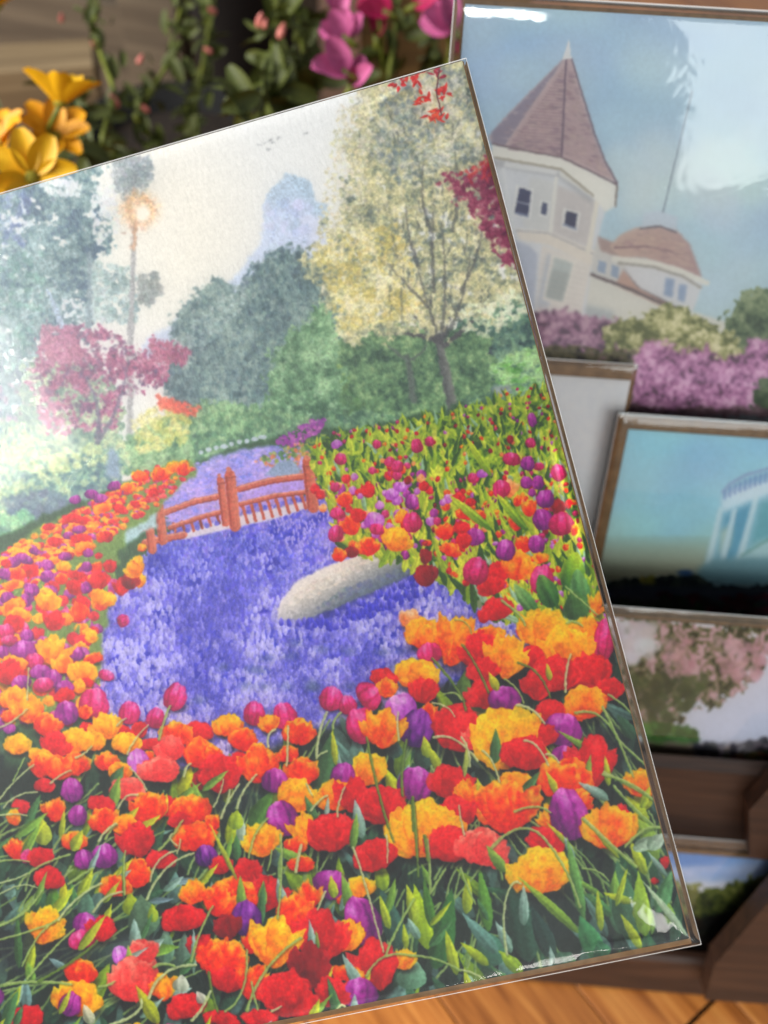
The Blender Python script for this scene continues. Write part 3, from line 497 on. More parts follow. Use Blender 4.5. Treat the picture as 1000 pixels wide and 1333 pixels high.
    add(520, 760, .36, [(40,125,65,70,'W'),(90,180,120,110,'A'),(205,205,110,180,'A'),(330,185,110,60,'A'),(525,165,160,150,'Y'),(600,235,150,160,'Y'),(675,185,90,140,'A'),(740,195,70,150,'M'),(715,70,30,90,'A'),(110,245,85,70,'M'),(60,325,150,110,'Y'),(90,385,90,90,'R'),(290,240,110,120,'R'),(300,310,100,80,'R'),(395,265,100,150,'Y'),(480,265,90,80,'R'),(445,180,30,40,'R'),(560,330,200,120,'R'),(690,320,150,130,'R'),(505,370,80,100,'R'),(300,395,80,110,'R'),(380,410,110,85,'P'),(670,430,150,120,'A'),(540,455,90,80,'R'),(760,380,90,80,'R'),(215,520,170,170,'R'),(265,560,70,80,'K'),(105,470,60,70,'O'),(65,515,110,130,'V'),(20,430,60,80,'L'),(375,555,190,220,'Y'),(455,610,160,120,'R'),(500,545,100,90,'R'),(590,520,130,115,'P'),(600,615,90,60,'P'),(700,640,110,190,'R'),(600,700,190,140,'O'),(420,720,120,90,'A'),(190,720,150,120,'R'),(60,715,120,115,'P'),(240,755,60,90,'A'),(90,880,210,190,'Y'),(380,800,160,190,'O'),(200,830,110,130,'R'),(190,930,140,110,'R'),(545,840,50,90,'A'),(650,780,70,80,'O'),(610,822,130,180,'P',-.25),(750,880,160,150,'A'),(300,950,180,130,'K'),(530,920,130,80,'R'),(870,720,100,100,'A'),(800,830,50,60,'R')])
    add(600, 1000, .4, [(265,330,170,150,'Y'),(520,145,40,60,'R'),(665,305,25,40,'R'),(630,365,25,20,'R')])
    # dark gaps that the photograph of the garden shows between the heads
    for x, y, a, b, c in ((790, 976, 34, 30, (46, 52, 58)), (700, 1190, 60, 34, (52, 66, 66)), (300, 1040, 40, 22, (50, 62, 66)), (60, 1235, 70, 40, (50, 58, 66)), (470, 1190, 24, 30, (56, 72, 70)), (180, 1240, 44, 20, (86, 92, 100))):
        C.ell(x, y, a, b, 0, c, 16, .7)
    G, YG, BG, PL = (86, 132, 84), (196, 208, 44), (120, 156, 146), (206, 222, 200)
    back = [(600,1000,.4,[(90,530,65,320,22,(120,168,70)),(225,630,165,350,46,(66,100,86)),(300,620,230,440,30,(58,84,80)),(120,640,60,520,50,(92,136,120)),(545,540,480,410,36,(104,150,118)),(640,470,690,330,26,(120,170,120)),(560,560,500,300,46,(84,124,96)),(620,120,560,90,30,(220,220,50)),(640,300,560,90,26,(178,206,90))]),
            (270,1050,.33,[(900,640,975,320,50,(74,124,70)),(760,560,690,310,42,(74,108,100)),(640,300,520,150,18,(120,158,150)),(870,560,820,300,36,(196,216,36)),(890,480,850,280,20,(96,140,60)),(800,720,810,600,60,(134,172,146)),(90,150,100,20,24,(200,206,40)),(130,150,140,30,20,(190,206,190)),(700,330,670,200,30,(186,206,50))]),
            (0,1050,.3,[(200,165,185,50,34,(206,210,44)),(85,700,80,455,18,(84,122,70)),(580,470,560,370,40,(190,204,50)),(640,560,600,380,70,(112,138,112)),(670,500,660,420,24,(190,206,60)),(720,680,720,520,40,(128,156,136)),(800,700,800,540,36,(120,146,130)),(740,325,880,312,16,(158,180,196),.6),(650,410,760,400,14,(140,160,172)),(230,460,240,330,30,(104,146,60)),(370,500,390,360,40,(108,142,124)),(290,700,210,660,16,(150,176,180),.5),(120,880,110,740,26,(132,160,164)),(30,390,60,330,30,(130,158,150))]),
            (0,830,.3,[(800,700,826,555,40,(214,214,30)),(990,720,985,560,26,(196,206,60)),(330,650,340,550,20,(190,196,60)),(190,900,190,780,40,(196,200,70)),(370,860,400,730,16,(170,190,50))]),
            (270,780,.3,[(480,840,550,560,42,(84,120,80)),(560,720,540,560,14,(214,210,60)),(840,890,775,730,36,(206,216,40)),(190,990,285,825,40,(98,138,66)),(90,850,85,720,24,(180,204,110)),(120,1000,130,910,34,(190,206,60)),(940,740,930,610,40,(70,92,84)),(810,690,820,600,36,(74,96,92))]),
            (520,760,.36,[(230,420,240,310,28,(110,140,70)),(290,480,270,410,40,(120,150,70)),(780,100,720,0,50,(80,120,66)),(650,130,620,20,50,(86,124,66)),(850,560,790,470,24,(76,110,84)),(900,860,820,760,20,(206,214,60))])]
    for x0, y0, s, L in back: blades(C, x0, y0, s, L)
    for x, y in C.inside([(-200, 1060), (120, 1010), (300, 1010), (480, 980), (640, 960), (800, 900), (890, 1190), (700, 1290), (-100, 1420)], 170):
        A.append((x, y, 0, r.uniform(28, 62), 'leaf'))
    for t in sorted(A, key=lambda t: t[1]+t[3]*.25):
        if t[4] == 'leaf':
            x, y, L = t[0], t[1], t[3]; k = r.random(); c = (212, 220, 62) if k < .3 else ((150, 186, 84) if k < .55 else ((172, 200, 190) if k < .8 else (96, 140, 92)))
            lean = .6 if x < 260 else (.1 if x < 560 else -.4)
            C.petal(x, y+L*.4, L, r.uniform(3.5, 8), r.normal(lean, .4), mixc(c, (44, 70, 52), .5), c, r.uniform(-.7, .7), blunt=.66, streak=.05, side=.28, sharp=.95); continue
        x, y, w, h, code = t[:5]
        hz = .12*max(0, 1-x/300)*max(0, min(1, (1250-y)/300))
        C.ell(x+1, y+h*.40, w*.52, h*.28, 0, (26, 20, 26), max(3, h*.16), .55)
        flower(C, x, y, w*1.06, h*1.08, code, t[5] if len(t) > 5 else None, hz)
    front = [(600,1000,.4,[(385,535,185,345,16,(160,190,72),-.3),(400,490,343,215,18,(126,172,98)),(445,615,390,475,36,(88,152,104)),(600,545,570,330,28,(178,208,76)),(735,545,590,360,12,(206,224,190)),(120,600,0,470,22,(130,168,160)),(90,640,0,560,16,(196,208,50)),(200,665,125,590,22,(176,200,60)),(470,620,440,560,30,(70,120,90)),(340,640,310,600,40,(76,112,92)),(560,265,655,212,22,PL,.5)]),
             (270,1050,.33,[(120,290,5,60,10,(200,206,70),.3),(440,560,430,480,8,(160,180,90))]),
             (0,1050,.3,[(690,940,588,775,30,(200,198,48)),(785,800,790,725,38,(226,226,206)),(400,943,370,850,26,(226,220,190)),(890,850,850,800,24,(226,214,200)),(540,400,540,200,8,(104,140,64)),(270,400,290,330,18,(224,216,40))]),
             (520,760,.36,[(358,385,318,318,16,(220,216,50)),(545,350,535,285,12,(206,206,60)),(235,700,245,570,10,(206,216,110)),(900,960,960,890,26,PL,.4)])]
    for x0, y0, s, L in front: blades(C, x0, y0, s, L)
    stems(C, 600, 1000, .4, [((400,165),(480,240),(570,320),6,0),((100,258),(190,195),(270,225),4.6,0),((268,223),(340,330),(388,450),4.6,0),((150,605),(140,470),(165,378),4,1),((163,380),(178,368),(195,375),4,1),((175,140),(240,124),(292,142),4,0),((465,12),(560,62),(630,105),4,0),((642,192),(590,208),(540,248),4.5,0),((395,325),(445,335),(480,365),3,0),((0,325),(20,380),(48,440),3.4,0),((500,60),(560,130),(615,180),3.6,0),((0,655),(40,665),(80,690),3.4,1)])
    stems(C, 270, 1050, .33, [((158,802),(235,640),(370,515),4.6,0),((70,805),(140,720),(158,560),3.8,0),((290,110),(292,260),(278,440),4,0),((705,585),(740,500),(815,362),4.2,0),((628,664),(700,590),(800,585),4,0),((798,585),(900,600),(1000,645),4,0),((575,160),(625,310),(695,570),4,1),((815,-10),(826,130),(832,275),3.6,2),((866,130),(876,220),(880,340),5,0),((466,335),(450,370),(436,405),4,1),((8,650),(20,730),(42,805),4.4,2),((165,200),(190,110),(240,45),3.6,0),((350,255),(360,200),(372,150),5,1),((690,0),(715,80),(735,135),3.6,2),((175,690),(185,740),(200,800),3.6,0),((255,805),(275,795),(292,785),4,1),((255,170),(250,210),(240,250),3,0),((880,340),(910,290),(940,245),4,0),((545,790),(530,780),(512,800),4,1),((707,110),(712,170),(710,220),3,1)])
    stems(C, 0, 1050, .3, [((0,515),(110,455),(182,365),4,0),((0,575),(110,545),(240,500),3.6,0),((20,772),(150,758),(312,768),5,0),((255,490),(340,395),(442,332),4,1),((120,745),(230,620),(325,530),4,0),((408,455),(460,395),(532,368),4,1),((640,400),(720,270),(842,200),4.4,1),((655,320),(690,235),(765,190),3.6,1),((648,828),(720,720),(852,685),5,1),((480,945),(590,895),(615,835),5,1),((80,355),(150,272),(305,205),3.6,0),((300,335),(350,300),(405,265),4,0),((832,670),(870,545),(925,430),4,0),((170,755),(330,660),(425,580),4.4,2),((835,925),(880,870),(915,800),5,1),((430,780),(470,772),(500,755),4,0),((670,695),(710,680),(760,690),5,0),((0,235),(70,230),(130,238),3,0),((0,330),(60,315),(120,290),3,1),((545,380),(540,290),(545,190),3.4,0),((770,200),(780,170),(785,140),3,1),((0,380),(90,340),(165,352),2.6,1),((250,490),(170,560),(100,690),3.4,0),((460,140),(490,90),(510,75),4,0)])
    stems(C, 0, 830, .3, [((0,390),(60,360),(120,310),3,1),((0,700),(70,620),(150,550),3.2,1),((20,735),(80,685),(165,668),3,1),((220,632),(260,600),(310,575),3,1),((432,880),(460,840),(505,805),4,1),((555,505),(590,440),(645,378),3,1),((692,440),(715,360),(740,295),4,0),((690,920),(740,870),(795,790),4,0),((515,740),(550,690),(600,680),3.6,1),((640,660),(600,600),(565,565),3,1),((120,270),(124,190),(128,130),2.6,1),((510,380),(530,360),(550,350),3,1),((965,780),(985,720),(1000,660),3.4,1),((330,520),(370,500),(400,470),3,1),((60,620),(90,560),(110,520),2.6,0),((770,900),(740,870),(750,850),3,1),((0,770),(60,765),(120,770),2.6,1),((800,600),(812,560),(830,545),4,1)])
    stems(C, 270, 780, .3, [((475,680),(488,580),(520,490),4.4,1),((345,720),(350,640),(352,550),3.6,1),((565,940),(575,870),(598,815),3.6,1),((130,905),(160,830),(215,758),4.4,1),((785,985),(735,800),(692,600),4.4,2),((848,850),(845,740),(866,610),4.4,2),((896,1000),(892,930),(890,860),5,2),((832,610),(826,550),(828,490),3.4,1),((266,640),(268,590),(295,565),4,1),((475,690),(495,670),(520,660),3.4,1),((60,950),(90,880),(140,800),3.6,1),((430,800),(440,820),(455,850),3.6,1),((545,560),(555,520),(580,490),3.6,0),((30,900),(60,830),(70,780),3,1),((450,915),(480,880),(520,850),3.6,1)])
    stems(C, 520, 760, .36, [((322,392),(275,290),(228,220),4,2),((240,455),(205,375),(120,270),4,2),((125,555),(200,562),(285,640),4,1),((635,466),(720,475),(790,560),4,0),((788,558),(830,600),(885,650),4,0),((735,445),(790,560),(845,695),4,0),((735,688),(830,720),(912,775),4.4,0),((775,730),(840,800),(915,870),4,0),((425,438),(480,455),(525,505),4.4,1),((600,390),(603,320),(618,255),4,1),((450,565),(495,585),(538,655),4,1),((300,602),(335,640),(362,715),3.6,1),((225,555),(248,600),(255,660),4,1),((48,770),(58,880),(66,1000),4.4,2),((235,905),(222,850),(216,800),3.4,1),((430,285),(500,325),(545,410),3.6,2),((605,142),(630,136),(660,152),3.6,0),((940,880),(880,890),(815,950),4.4,0),((160,400),(200,395),(225,420),3,0),((120,430),(170,445),(200,480),3,1),((380,345),(420,375),(450,430),3,0),((530,615),(555,620),(575,645),3.6,1),((755,400),(800,430),(835,465),3.6,0),((200,130),(240,140),(260,180),2,0),((370,60),(430,110),(455,150),4,0),((600,10),(680,80),(715,110),3,0),((92,910),(98,960),(104,1000),5,2)])
def warp(C, amp, f=1.):
    """painterly edges: the picture wanders by a pixel or two"""
    S = C.S
    dx = ((C.noise(4)-.5)*3.4+(C.noise(2.5)-.5)*2.4)*S*amp; dy = ((C.noise(4)-.5)*3.4+(C.noise(2.5)-.5)*2.4)*S*amp
    X = np.clip(np.arange(C.W, dtype=np.float32)[None, :]+dx, 0, C.W-1.01); Y = np.clip(np.arange(C.H, dtype=np.float32)[:, None]+dy, 0, C.H-1.01)
    i, j = X.astype(int), Y.astype(int); fx, fy = (X-i)[..., None], (Y-j)[..., None]
    a = C.a
    C.a = (a[j, i]*(1-fx)+a[j, i+1]*fx)*(1-fy)+(a[j+1, i]*(1-fx)+a[j+1, i+1]*fx)*fy
def finish_print(C, amp=.3, grain=1., curve=None):
    warp(C, amp)
    r = C.r; a = C.a
    if curve is not None:               # print profile: deeper shadows and brighter lights in the near beds
        w = np.clip((np.arange(C.H, dtype=np.float32)/C.S+C.y0-480)/140, 0, 1)[:, None, None]; x = a/255.; y = x-curve*np.sin(6.28319*x)/6.28319
        g = y.mean(-1, keepdims=True); y = np.clip(g+(y-g)*1.05, 0, 1); a = a*(1-w)+y*255*w
        a = a*.55+np.stack([C.blur(np.ascontiguousarray(a[..., k]), 1) for k in range(3)], -1)*.45
    t = 1+((C.noise(4)-.5)*.10+(C.noise(2.5)-.5)*.14)*grain
    g = r.normal(0, 1, a.shape[:2]).astype(np.float32)
    white = np.clip((a.min(-1)-190)/50, 0, 1)
    a = a*(t*(1-white)+white)[..., None]+(C.blur(g, 1)*4+g*1.)[..., None]*grain
    C.a = np.clip(a, 0, 255)
# ---------------------------------------------------------------- the prints on the rack
def paint_house():
    C = Canvas(570, -60, 1420, 800, 1.0, 11); r = C.r
    C.grad([(500, -100), (1500, -100), (1500, 900), (500, 900)], (160, 192, 226), (184, 204, 208), (640, 20), (900, 330), 1)
    C.dabs([(580, -50), (1400, -50), (1400, 400), (580, 400)], 260, (20, 60), [(158, 184, 214), (176, 200, 216), (192, 212, 220)], rot=(2.9, 3.3), soft=30, alpha=.3)
    C.dabs([(800, 200), (980, 180), (980, 260), (820, 270)], 60, (14, 40), [(196, 212, 216), (206, 216, 216)], soft=16, alpha=.35)
    # wing and round turret on the right
    C.poly([(760, 350), (880, 398), (980, 430), (980, 480), (740, 480), (745, 400)], (216, 212, 204), 1)
    C.poly([(745, 392), (800, 405), (795, 430), (745, 430)], (168, 176, 180), 3, .7)
    C.poly([(776, 308), (800, 316), (830, 345), (812, 352), (800, 370), (768, 352)], (206, 202, 198), 1)
    C.poly([(776, 306), (800, 316), (818, 338), (782, 326)], (172, 146, 140), 1)
    C.poly([(812, 350), (826, 368), (882, 400), (874, 404), (800, 370)], (190, 154, 140), 1)
    C.line([(768, 356), (820, 376), (878, 402)], 2.2, 2.2, (112, 96, 98)); C.line([(814, 350), (830, 372), (880, 400)], 1.6, 1.6, (112, 92, 92))
    for x, y in ((784, 346), (801, 352)): C.poly([(x-5, y-8), (x+5, y-5), (x+4, y+10), (x-6, y+7)], (150, 164, 186), .8)
    C.poly([(822, 338), (916, 366), (902, 405), (880, 398), (832, 374), (812, 350)], (212, 210, 212), 1)
    for x, y, w, h in ((872, 374, 6, 13), (889, 381, 5, 12)): C.poly([(x-w, y-h), (x+w, y-h+2), (x+w-3, y+h), (x-w-2, y+h-3)], (146, 162, 188), 1)
    C.grad([(793, 320), (806, 306), (824, 297), (850, 292), (880, 298), (898, 318), (910, 350), (914, 362), (880, 348), (840, 336), (808, 334)], (200, 172, 158), (176, 144, 142), (800, 310), (905, 350), 1)
    C.line([(800, 322), (840, 320), (870, 326), (892, 334)], 1.4, 1, (140, 112, 118)); C.dabs([(800, 318), (850, 296), (895, 320), (905, 350), (840, 334)], 120, (2, 6), [(160, 130, 134), (190, 160, 150), (206, 180, 164)], rot=(0, .5), asp=(.2, .4), alpha=.5)
    C.line([(800, 337), (845, 341), (885, 352), (920, 368)], 4, 3.4, (222, 218, 208)); C.line([(806, 342), (850, 347), (890, 360), (912, 374)], 2, 2, (168, 162, 154))
    C.poly([(838, 277), (860, 274), (882, 282), (880, 300), (858, 294), (835, 296)], (198, 206, 216), 1); C.line([(834, 297), (858, 294), (880, 302)], 1.3, 1.3, (112, 104, 112))
    C.line([(863, 276), (880, 205), (901, 118)], .9, .6, (120, 130, 144), .8)
    # tower
    C.poly([(640, 196), (730, 210), (792, 262), (772, 330), (760, 420), (745, 470), (690, 470), (600, 330), (600, 190)], (214, 214, 218), 1)
    C.poly([(690, 320), (700, 330), (690, 470), (640, 470), (640, 300)], (184, 188, 202), 1)
    C.poly([(705, 318), (770, 342), (745, 470), (690, 470)], (222, 214, 208), 1.5); C.poly([(712, 330), (728, 334), (714, 400), (698, 400)], (190, 192, 200), 2)
    C.poly([(718, 330), (750, 340), (735, 397), (706, 390)], (230, 222, 214), 1); C.poly([(722, 334), (746, 342), (732, 392), (710, 386)], (186, 192, 190), 1.2); C.poly([(719, 350), (742, 356), (732, 392), (710, 386)], (170, 174, 172), 1.2)
    C.poly([(672, 298), (714, 300), (774, 326), (770, 346), (712, 318), (676, 312)], (224, 214, 204), 1.2); C.line([(672, 300), (714, 303), (772, 330)], .8, .8, (150, 150, 160), alpha=.7)
    C.poly([(690, 230), (722, 236), (718, 300), (680, 296)], (212, 210, 208), 2); C.poly([(724, 240), (778, 262), (768, 322), (716, 302)], (206, 198, 196), 2)
    for i in range(16):                  # clapboards and trim
        f = i/16; C.line([(668+f*6, 226+f*72), (722-f*4, 236+f*66)], .5, .5, (186, 186, 194), alpha=.5); C.line([(722, 240+f*62), (776-f*8, 262+f*62)], .5, .5, (184, 178, 178), alpha=.5); C.line([(700-f*8, 334+f*120), (764-f*16, 350+f*110)], .5, .5, (196, 186, 180), alpha=.45)
    C.poly([(672, 240), (695, 245), (691, 285), (666, 280)], (228, 226, 224), .8); C.poly([(703, 260), (716, 262), (713, 284), (701, 281)], (224, 222, 220), .8); C.poly([(733, 270), (756, 276), (752, 302), (731, 295)], (226, 222, 218), .8)
    C.poly([(640, 206), (730, 222), (772, 256), (770, 266), (728, 232), (640, 216)], (160, 158, 162), 2, .55)
    C.poly([(676, 244), (691, 248), (688, 280), (670, 276)], (58, 60, 94), .9); C.line([(672, 262), (690, 266)], .8, .8, (176, 180, 196)); C.line([(671, 277), (687, 281)], 1.4, 1.4, (120, 128, 160))
    C.poly([(706, 263), (713, 264), (711, 280), (704, 278)], (70, 74, 106), .8)
    C.poly([(737, 274), (752, 278), (749, 297), (735, 291)], (56, 56, 84), .8); C.line([(734, 292), (750, 298)], 1.4, 1.4, (140, 148, 172))
    C.line([(724, 232), (717, 300)], 2.4, 2.6, (226, 222, 216)); C.line([(778, 258), (766, 326)], 3, 3.4, (226, 218, 206)); C.line([(655, 220), (668, 300)], 2.4, 2.4, (220, 220, 222))
    for i in range(12): C.ell(660+i*5.6, 214+i*.9, 4, 3.4, 0, (224, 222, 222), 1.5, .8); C.ell(732+i*4.4, 226+i*3, 4, 4, 0, (222, 218, 212), 1.5, .8)
    C.poly([(640, 188), (700, 198), (732, 204), (770, 224), (803, 240), (801, 268), (788, 276), (770, 252), (730, 220), (640, 204)], (230, 226, 218), 1.2); C.line([(645, 205), (730, 220), (772, 254)], 1.6, 1.6, (166, 156, 140)); C.line([(803, 240), (801, 268)], 1.2, 1.2, (120, 100, 92))
    RF = [(737, 72), (744, 74), (757, 120), (772, 172), (786, 208), (803, 238), (768, 222), (730, 204), (696, 198), (640, 186), (636, 178), (660, 150), (700, 110)]
    C.poly(RF, (190, 164, 166), 1); C.poly([(737, 74), (690, 122), (640, 172), (640, 186), (658, 190), (690, 140)], (144, 132, 150), 1)
    for i in range(30):
        f = i/30; y = 84+f*114; xa, xb = 737-f*78, 737-f*6
        C.line([(xa, y), (xb, y+f*6)], .7, .7, (136, 104, 116), alpha=.75); C.line([(xb+2, y+f*4), (737+f*58, y+f*34)], .6, .6, (146, 116, 124), alpha=.6)
    C.dabs(RF, 160, (1.5, 5), [(120, 92, 108), (170, 140, 144), (214, 190, 186)], rot=(-.1, .3), asp=(.25, .4), alpha=.45)
    C.dabs([(735, 90), (690, 160), (660, 190), (726, 200)], 70, (2, 6), [(132, 108, 124), (196, 168, 164)], rot=(-.1, .2), asp=(.2, .35), alpha=.5); C.dabs([(742, 90), (732, 200), (795, 232), (770, 170)], 90, (2, 5), [(150, 124, 130), (200, 174, 168)], rot=(.3, .8), asp=(.3, .5), alpha=.5)
    C.line([(737, 76), (731, 203)], 1.2, 1.4, (110, 88, 108)); C.line([(735, 78), (658, 190)], 1.2, 1.2, (190, 168, 170)); C.line([(744, 76), (758, 122), (774, 174), (788, 210), (803, 238)], 1., 1.2, (112, 90, 104)); C.line([(641, 187), (700, 199), (730, 204), (770, 223), (803, 240)], 1.2, 1.2, (110, 88, 96))
    C.poly([(741, 50), (744, 76), (732, 77)], (226, 222, 220), .8)
    # garden
    C.foliage([(940, 420), (955, 395), (985, 378), (1100, 330), (1420, 330), (1420, 480), (950, 480)], [(54, 72, 52), (86, 106, 74), (118, 134, 96), (150, 160, 120)], 6, 6)
    C.foliage([(680, 480), (690, 410), (720, 400), (760, 410), (810, 415), (800, 480)], [(96, 72, 92), (140, 100, 126), (172, 128, 154), (196, 158, 176)], 5, 6, soft=1, scales=((4, .35), (8, .4), (20, .25)))
    C.foliage([(770, 470), (790, 425), (820, 410), (870, 400), (890, 398), (930, 420), (965, 440), (960, 490), (780, 500)], [(96, 102, 60), (150, 150, 96), (206, 200, 150), (230, 222, 186)], 6, 6, contrast=3)
    C.foliage([(690, 478), (700, 450), (830, 455), (860, 490), (830, 560), (690, 560)], [(50, 44, 48), (88, 84, 64), (120, 110, 84), (150, 110, 130)], 5, 6)
    C.foliage([(815, 560), (822, 470), (850, 440), (885, 455), (920, 450), (950, 470), (985, 440), (1020, 445), (1200, 420), (1420, 430), (1420, 560)], [(84, 58, 76), (140, 88, 128), (182, 120, 164), (208, 150, 190), (226, 184, 210)], 6, 6, contrast=2.3, soft=1, scales=((2.5, .2), (4, .3), (8, .25), (20, .25)))
    C.foliage([(978, 500), (1000, 490), (1040, 500), (1040, 560), (985, 560)], [(48, 66, 44), (84, 104, 70), (120, 130, 96)], 6, 6)
    C.foliage([(810, 528), (1420, 536), (1420, 560), (810, 560)], [(74, 50, 60), (110, 80, 90), (140, 110, 120)], 3, 4)
    C.grad([(560, 538), (1420, 545), (1420, 800), (560, 800)], (150, 160, 170), (110, 120, 90), (900, 538), (900, 600), 1, rough=3)
    C.a = C.a*.86+np.array([206, 212, 214], np.float32)*.14
    finish_print(C, .25, .22); return C
def paint_pavilion():
    C = Canvas(720, 520, 1300, 860, 1.0, 12)
    C.grad([(700, 500), (1400, 500), (1400, 900), (700, 900)], (156, 206, 222), (176, 204, 198), (900, 570), (900, 740), 1)
    C.dabs([(720, 540), (1300, 540), (1300, 700), (720, 700)], 90, (20, 50), [(146, 190, 214), (170, 212, 224)], rot=(2.9, 3.3), soft=20, alpha=.3)
    C.grad([(700, 700), (1400, 700), (1400, 760), (700, 760)], (160, 186, 180), (188, 184, 160), (900, 700), (900, 752), 8)
    B0 = [(938, 645), (948, 630), (968, 619), (1000, 610), (1060, 603), (1180, 610), (1200, 760), (912, 760), (918, 728), (934, 676)]
    C.poly(B0, (158, 196, 210), 2)
    C.poly([(938, 648), (952, 636), (1000, 624), (1080, 616), (1180, 624), (1180, 640), (1080, 634), (1000, 642), (940, 666)], (204, 220, 228), 2)
    for i in range(26):
        f = min(1, i/12); x = 944+i*6.6; y = 642-27*math.sin(f*1.35)+(0 if i < 12 else (i-12)*.2); C.line([(x, y-5), (x-1, y+6)], 1.7, 1.7, (112, 142, 192), 1.4, .75)
    C.line([(940, 640), (950, 629), (970, 618), (1000, 609), (1060, 602), (1180, 608)], 1.6, 1.6, (150, 170, 200), 1.5)
    C.poly([(944, 670), (980, 654), (968, 700), (950, 738), (934, 736), (938, 700)], (112, 166, 190), 3); C.poly([(990, 652), (1060, 645), (1060, 700), (974, 720)], (124, 178, 188), 3); C.poly([(938, 690), (954, 682), (950, 712), (936, 722)], (196, 206, 190), 3, .8)
    for a, b in (((984, 648), (962, 728)), ((938, 662), (922, 732)), ((1070, 640), (1060, 740)), ((956, 664), (940, 730))): C.line([a, b], 3, 4, (200, 218, 224), 2.4)
    C.poly([(956, 732), (985, 706), (1030, 690), (1180, 690), (1180, 745), (945, 745)], (184, 210, 214), 4)
    C.line([(966, 722), (1010, 696), (1060, 676)], 1.5, 1.5, (112, 154, 142), 3, .7)
    for k in range(5): C.line([(960+k*4, 735-k*7), (1180, 728-k*8)], .6, .6, (150, 182, 192), 1.4, .5)
    C.poly([(908, 740), (930, 726), (1200, 722), (1200, 762), (905, 762)], (130, 168, 178), 3)
    C.foliage([(780, 760), (815, 750), (850, 752), (880, 745), (910, 750), (930, 762), (1300, 758), (1300, 850), (740, 850), (770, 765)], [(16, 26, 30), (32, 44, 52), (58, 70, 66), (84, 92, 78)], 3, 6)
    C.dabs([(830, 752), (850, 750), (854, 758), (832, 760)], 14, (2, 5), [(150, 150, 60), (190, 170, 80)], alpha=.7); C.ell(892, 745, 10, 4, 0, (64, 100, 150), 3)
    C.grad([(740, 766), (840, 762), (1300, 770), (1300, 782), (740, 782)], (84, 92, 116), (60, 66, 76), (800, 770), (1100, 770), 4)
    C.dabs([(850, 772), (1300, 778), (1300, 800), (900, 796)], 200, (4, 12), [(70, 16, 36), (110, 26, 50), (40, 30, 34)], rot=(2.9, 3.3), asp=(.3, .5), alpha=.7)
    C.dabs([(760, 785), (900, 780), (930, 800), (780, 810)], 110, (4, 10), [(16, 40, 26), (30, 64, 38)], alpha=.7)
    finish_print(C, .25, .22); return C
def paint_blossom():
    C = Canvas(740, 780, 1320, 1080, 1.0, 13)
    C.grad([(700, 760), (1400, 760), (1400, 1100), (700, 1100)], (210, 206, 210), (196, 200, 216), (900, 810), (950, 960), 1)
    T = [(700, 815), (820, 812), (840, 806), (900, 808), (960, 812), (1000, 822), (1010, 850), (990, 876), (970, 890), (935, 912), (900, 915), (885, 940), (850, 960), (830, 960), (700, 960)]
    C.foliage(T, [(46, 58, 40), (86, 96, 66), (122, 120, 90), (168, 136, 136), (200, 166, 172)], 10, 8, contrast=2.8, scales=((4, .4), (8, .4), (20, .2)))
    C.dabs([(800, 815), (850, 812), (850, 850), (815, 860)], 60, (5, 12), [(208, 204, 208), (190, 180, 186)], soft=4, alpha=.7)
    C.dabs([(820, 880), (930, 870), (900, 915), (850, 950)], 120, (4, 10), [(50, 70, 44), (90, 108, 66)], alpha=.6)
    C.dabs([(930, 830), (1005, 840), (985, 885), (940, 880)], 110, (3, 8), [(184, 138, 146), (206, 170, 176)], alpha=.5); C.dabs([(860, 835), (905, 830), (905, 875), (865, 880)], 70, (3, 8), [(186, 142, 150), (208, 172, 178)], alpha=.45)
    C.dabs([(838, 940), (905, 950), (910, 970), (845, 975)], 90, (4, 9), [(40, 84, 34), (76, 130, 60)], alpha=.8)
    C.poly([(840, 968), (1320, 975), (1320, 1080), (740, 1080), (740, 970)], (126, 106, 100), 4, rough=3)
    C.dabs([(905, 968), (960, 972), (1000, 962), (1020, 985), (940, 990), (905, 985)], 90, (4, 10), [(34, 36, 44), (60, 60, 64), (150, 140, 150)], alpha=.7); C.dabs([(925, 985), (1010, 975), (1010, 996), (930, 998)], 80, (3, 8), [(120, 50, 40), (150, 110, 50), (70, 90, 50)], rot=(2.9, 3.3), asp=(.3, .5), alpha=.7)
    finish_print(C, .25, .22); return C
def paint_hills():
    C = Canvas(780, 1080, 1250, 1320, 1.0, 14)
    C.grad([(700, 1000), (1300, 1000), (1300, 1400), (700, 1400)], (110, 152, 204), (206, 208, 220), (930, 1116), (935, 1146), 1)
    C.dabs([(800, 1125), (1200, 1128), (1200, 1150), (800, 1146)], 60, (10, 26), [(150, 176, 212), (214, 214, 224)], rot=(3, 3.3), asp=(.2, .3), soft=6, alpha=.5)
    C.foliage([(780, 1160), (880, 1150), (930, 1156), (960, 1148), (1000, 1138), (1250, 1130), (1250, 1220), (780, 1215)], [(40, 54, 36), (80, 94, 44), (118, 128, 62), (150, 156, 90)], 4, 6, top=.5)
    C.foliage([(780, 1195), (1250, 1180), (1250, 1320), (780, 1320)], [(14, 16, 18), (28, 34, 32), (50, 60, 48)], 4, 6)
    finish_print(C, .25, .22); return C
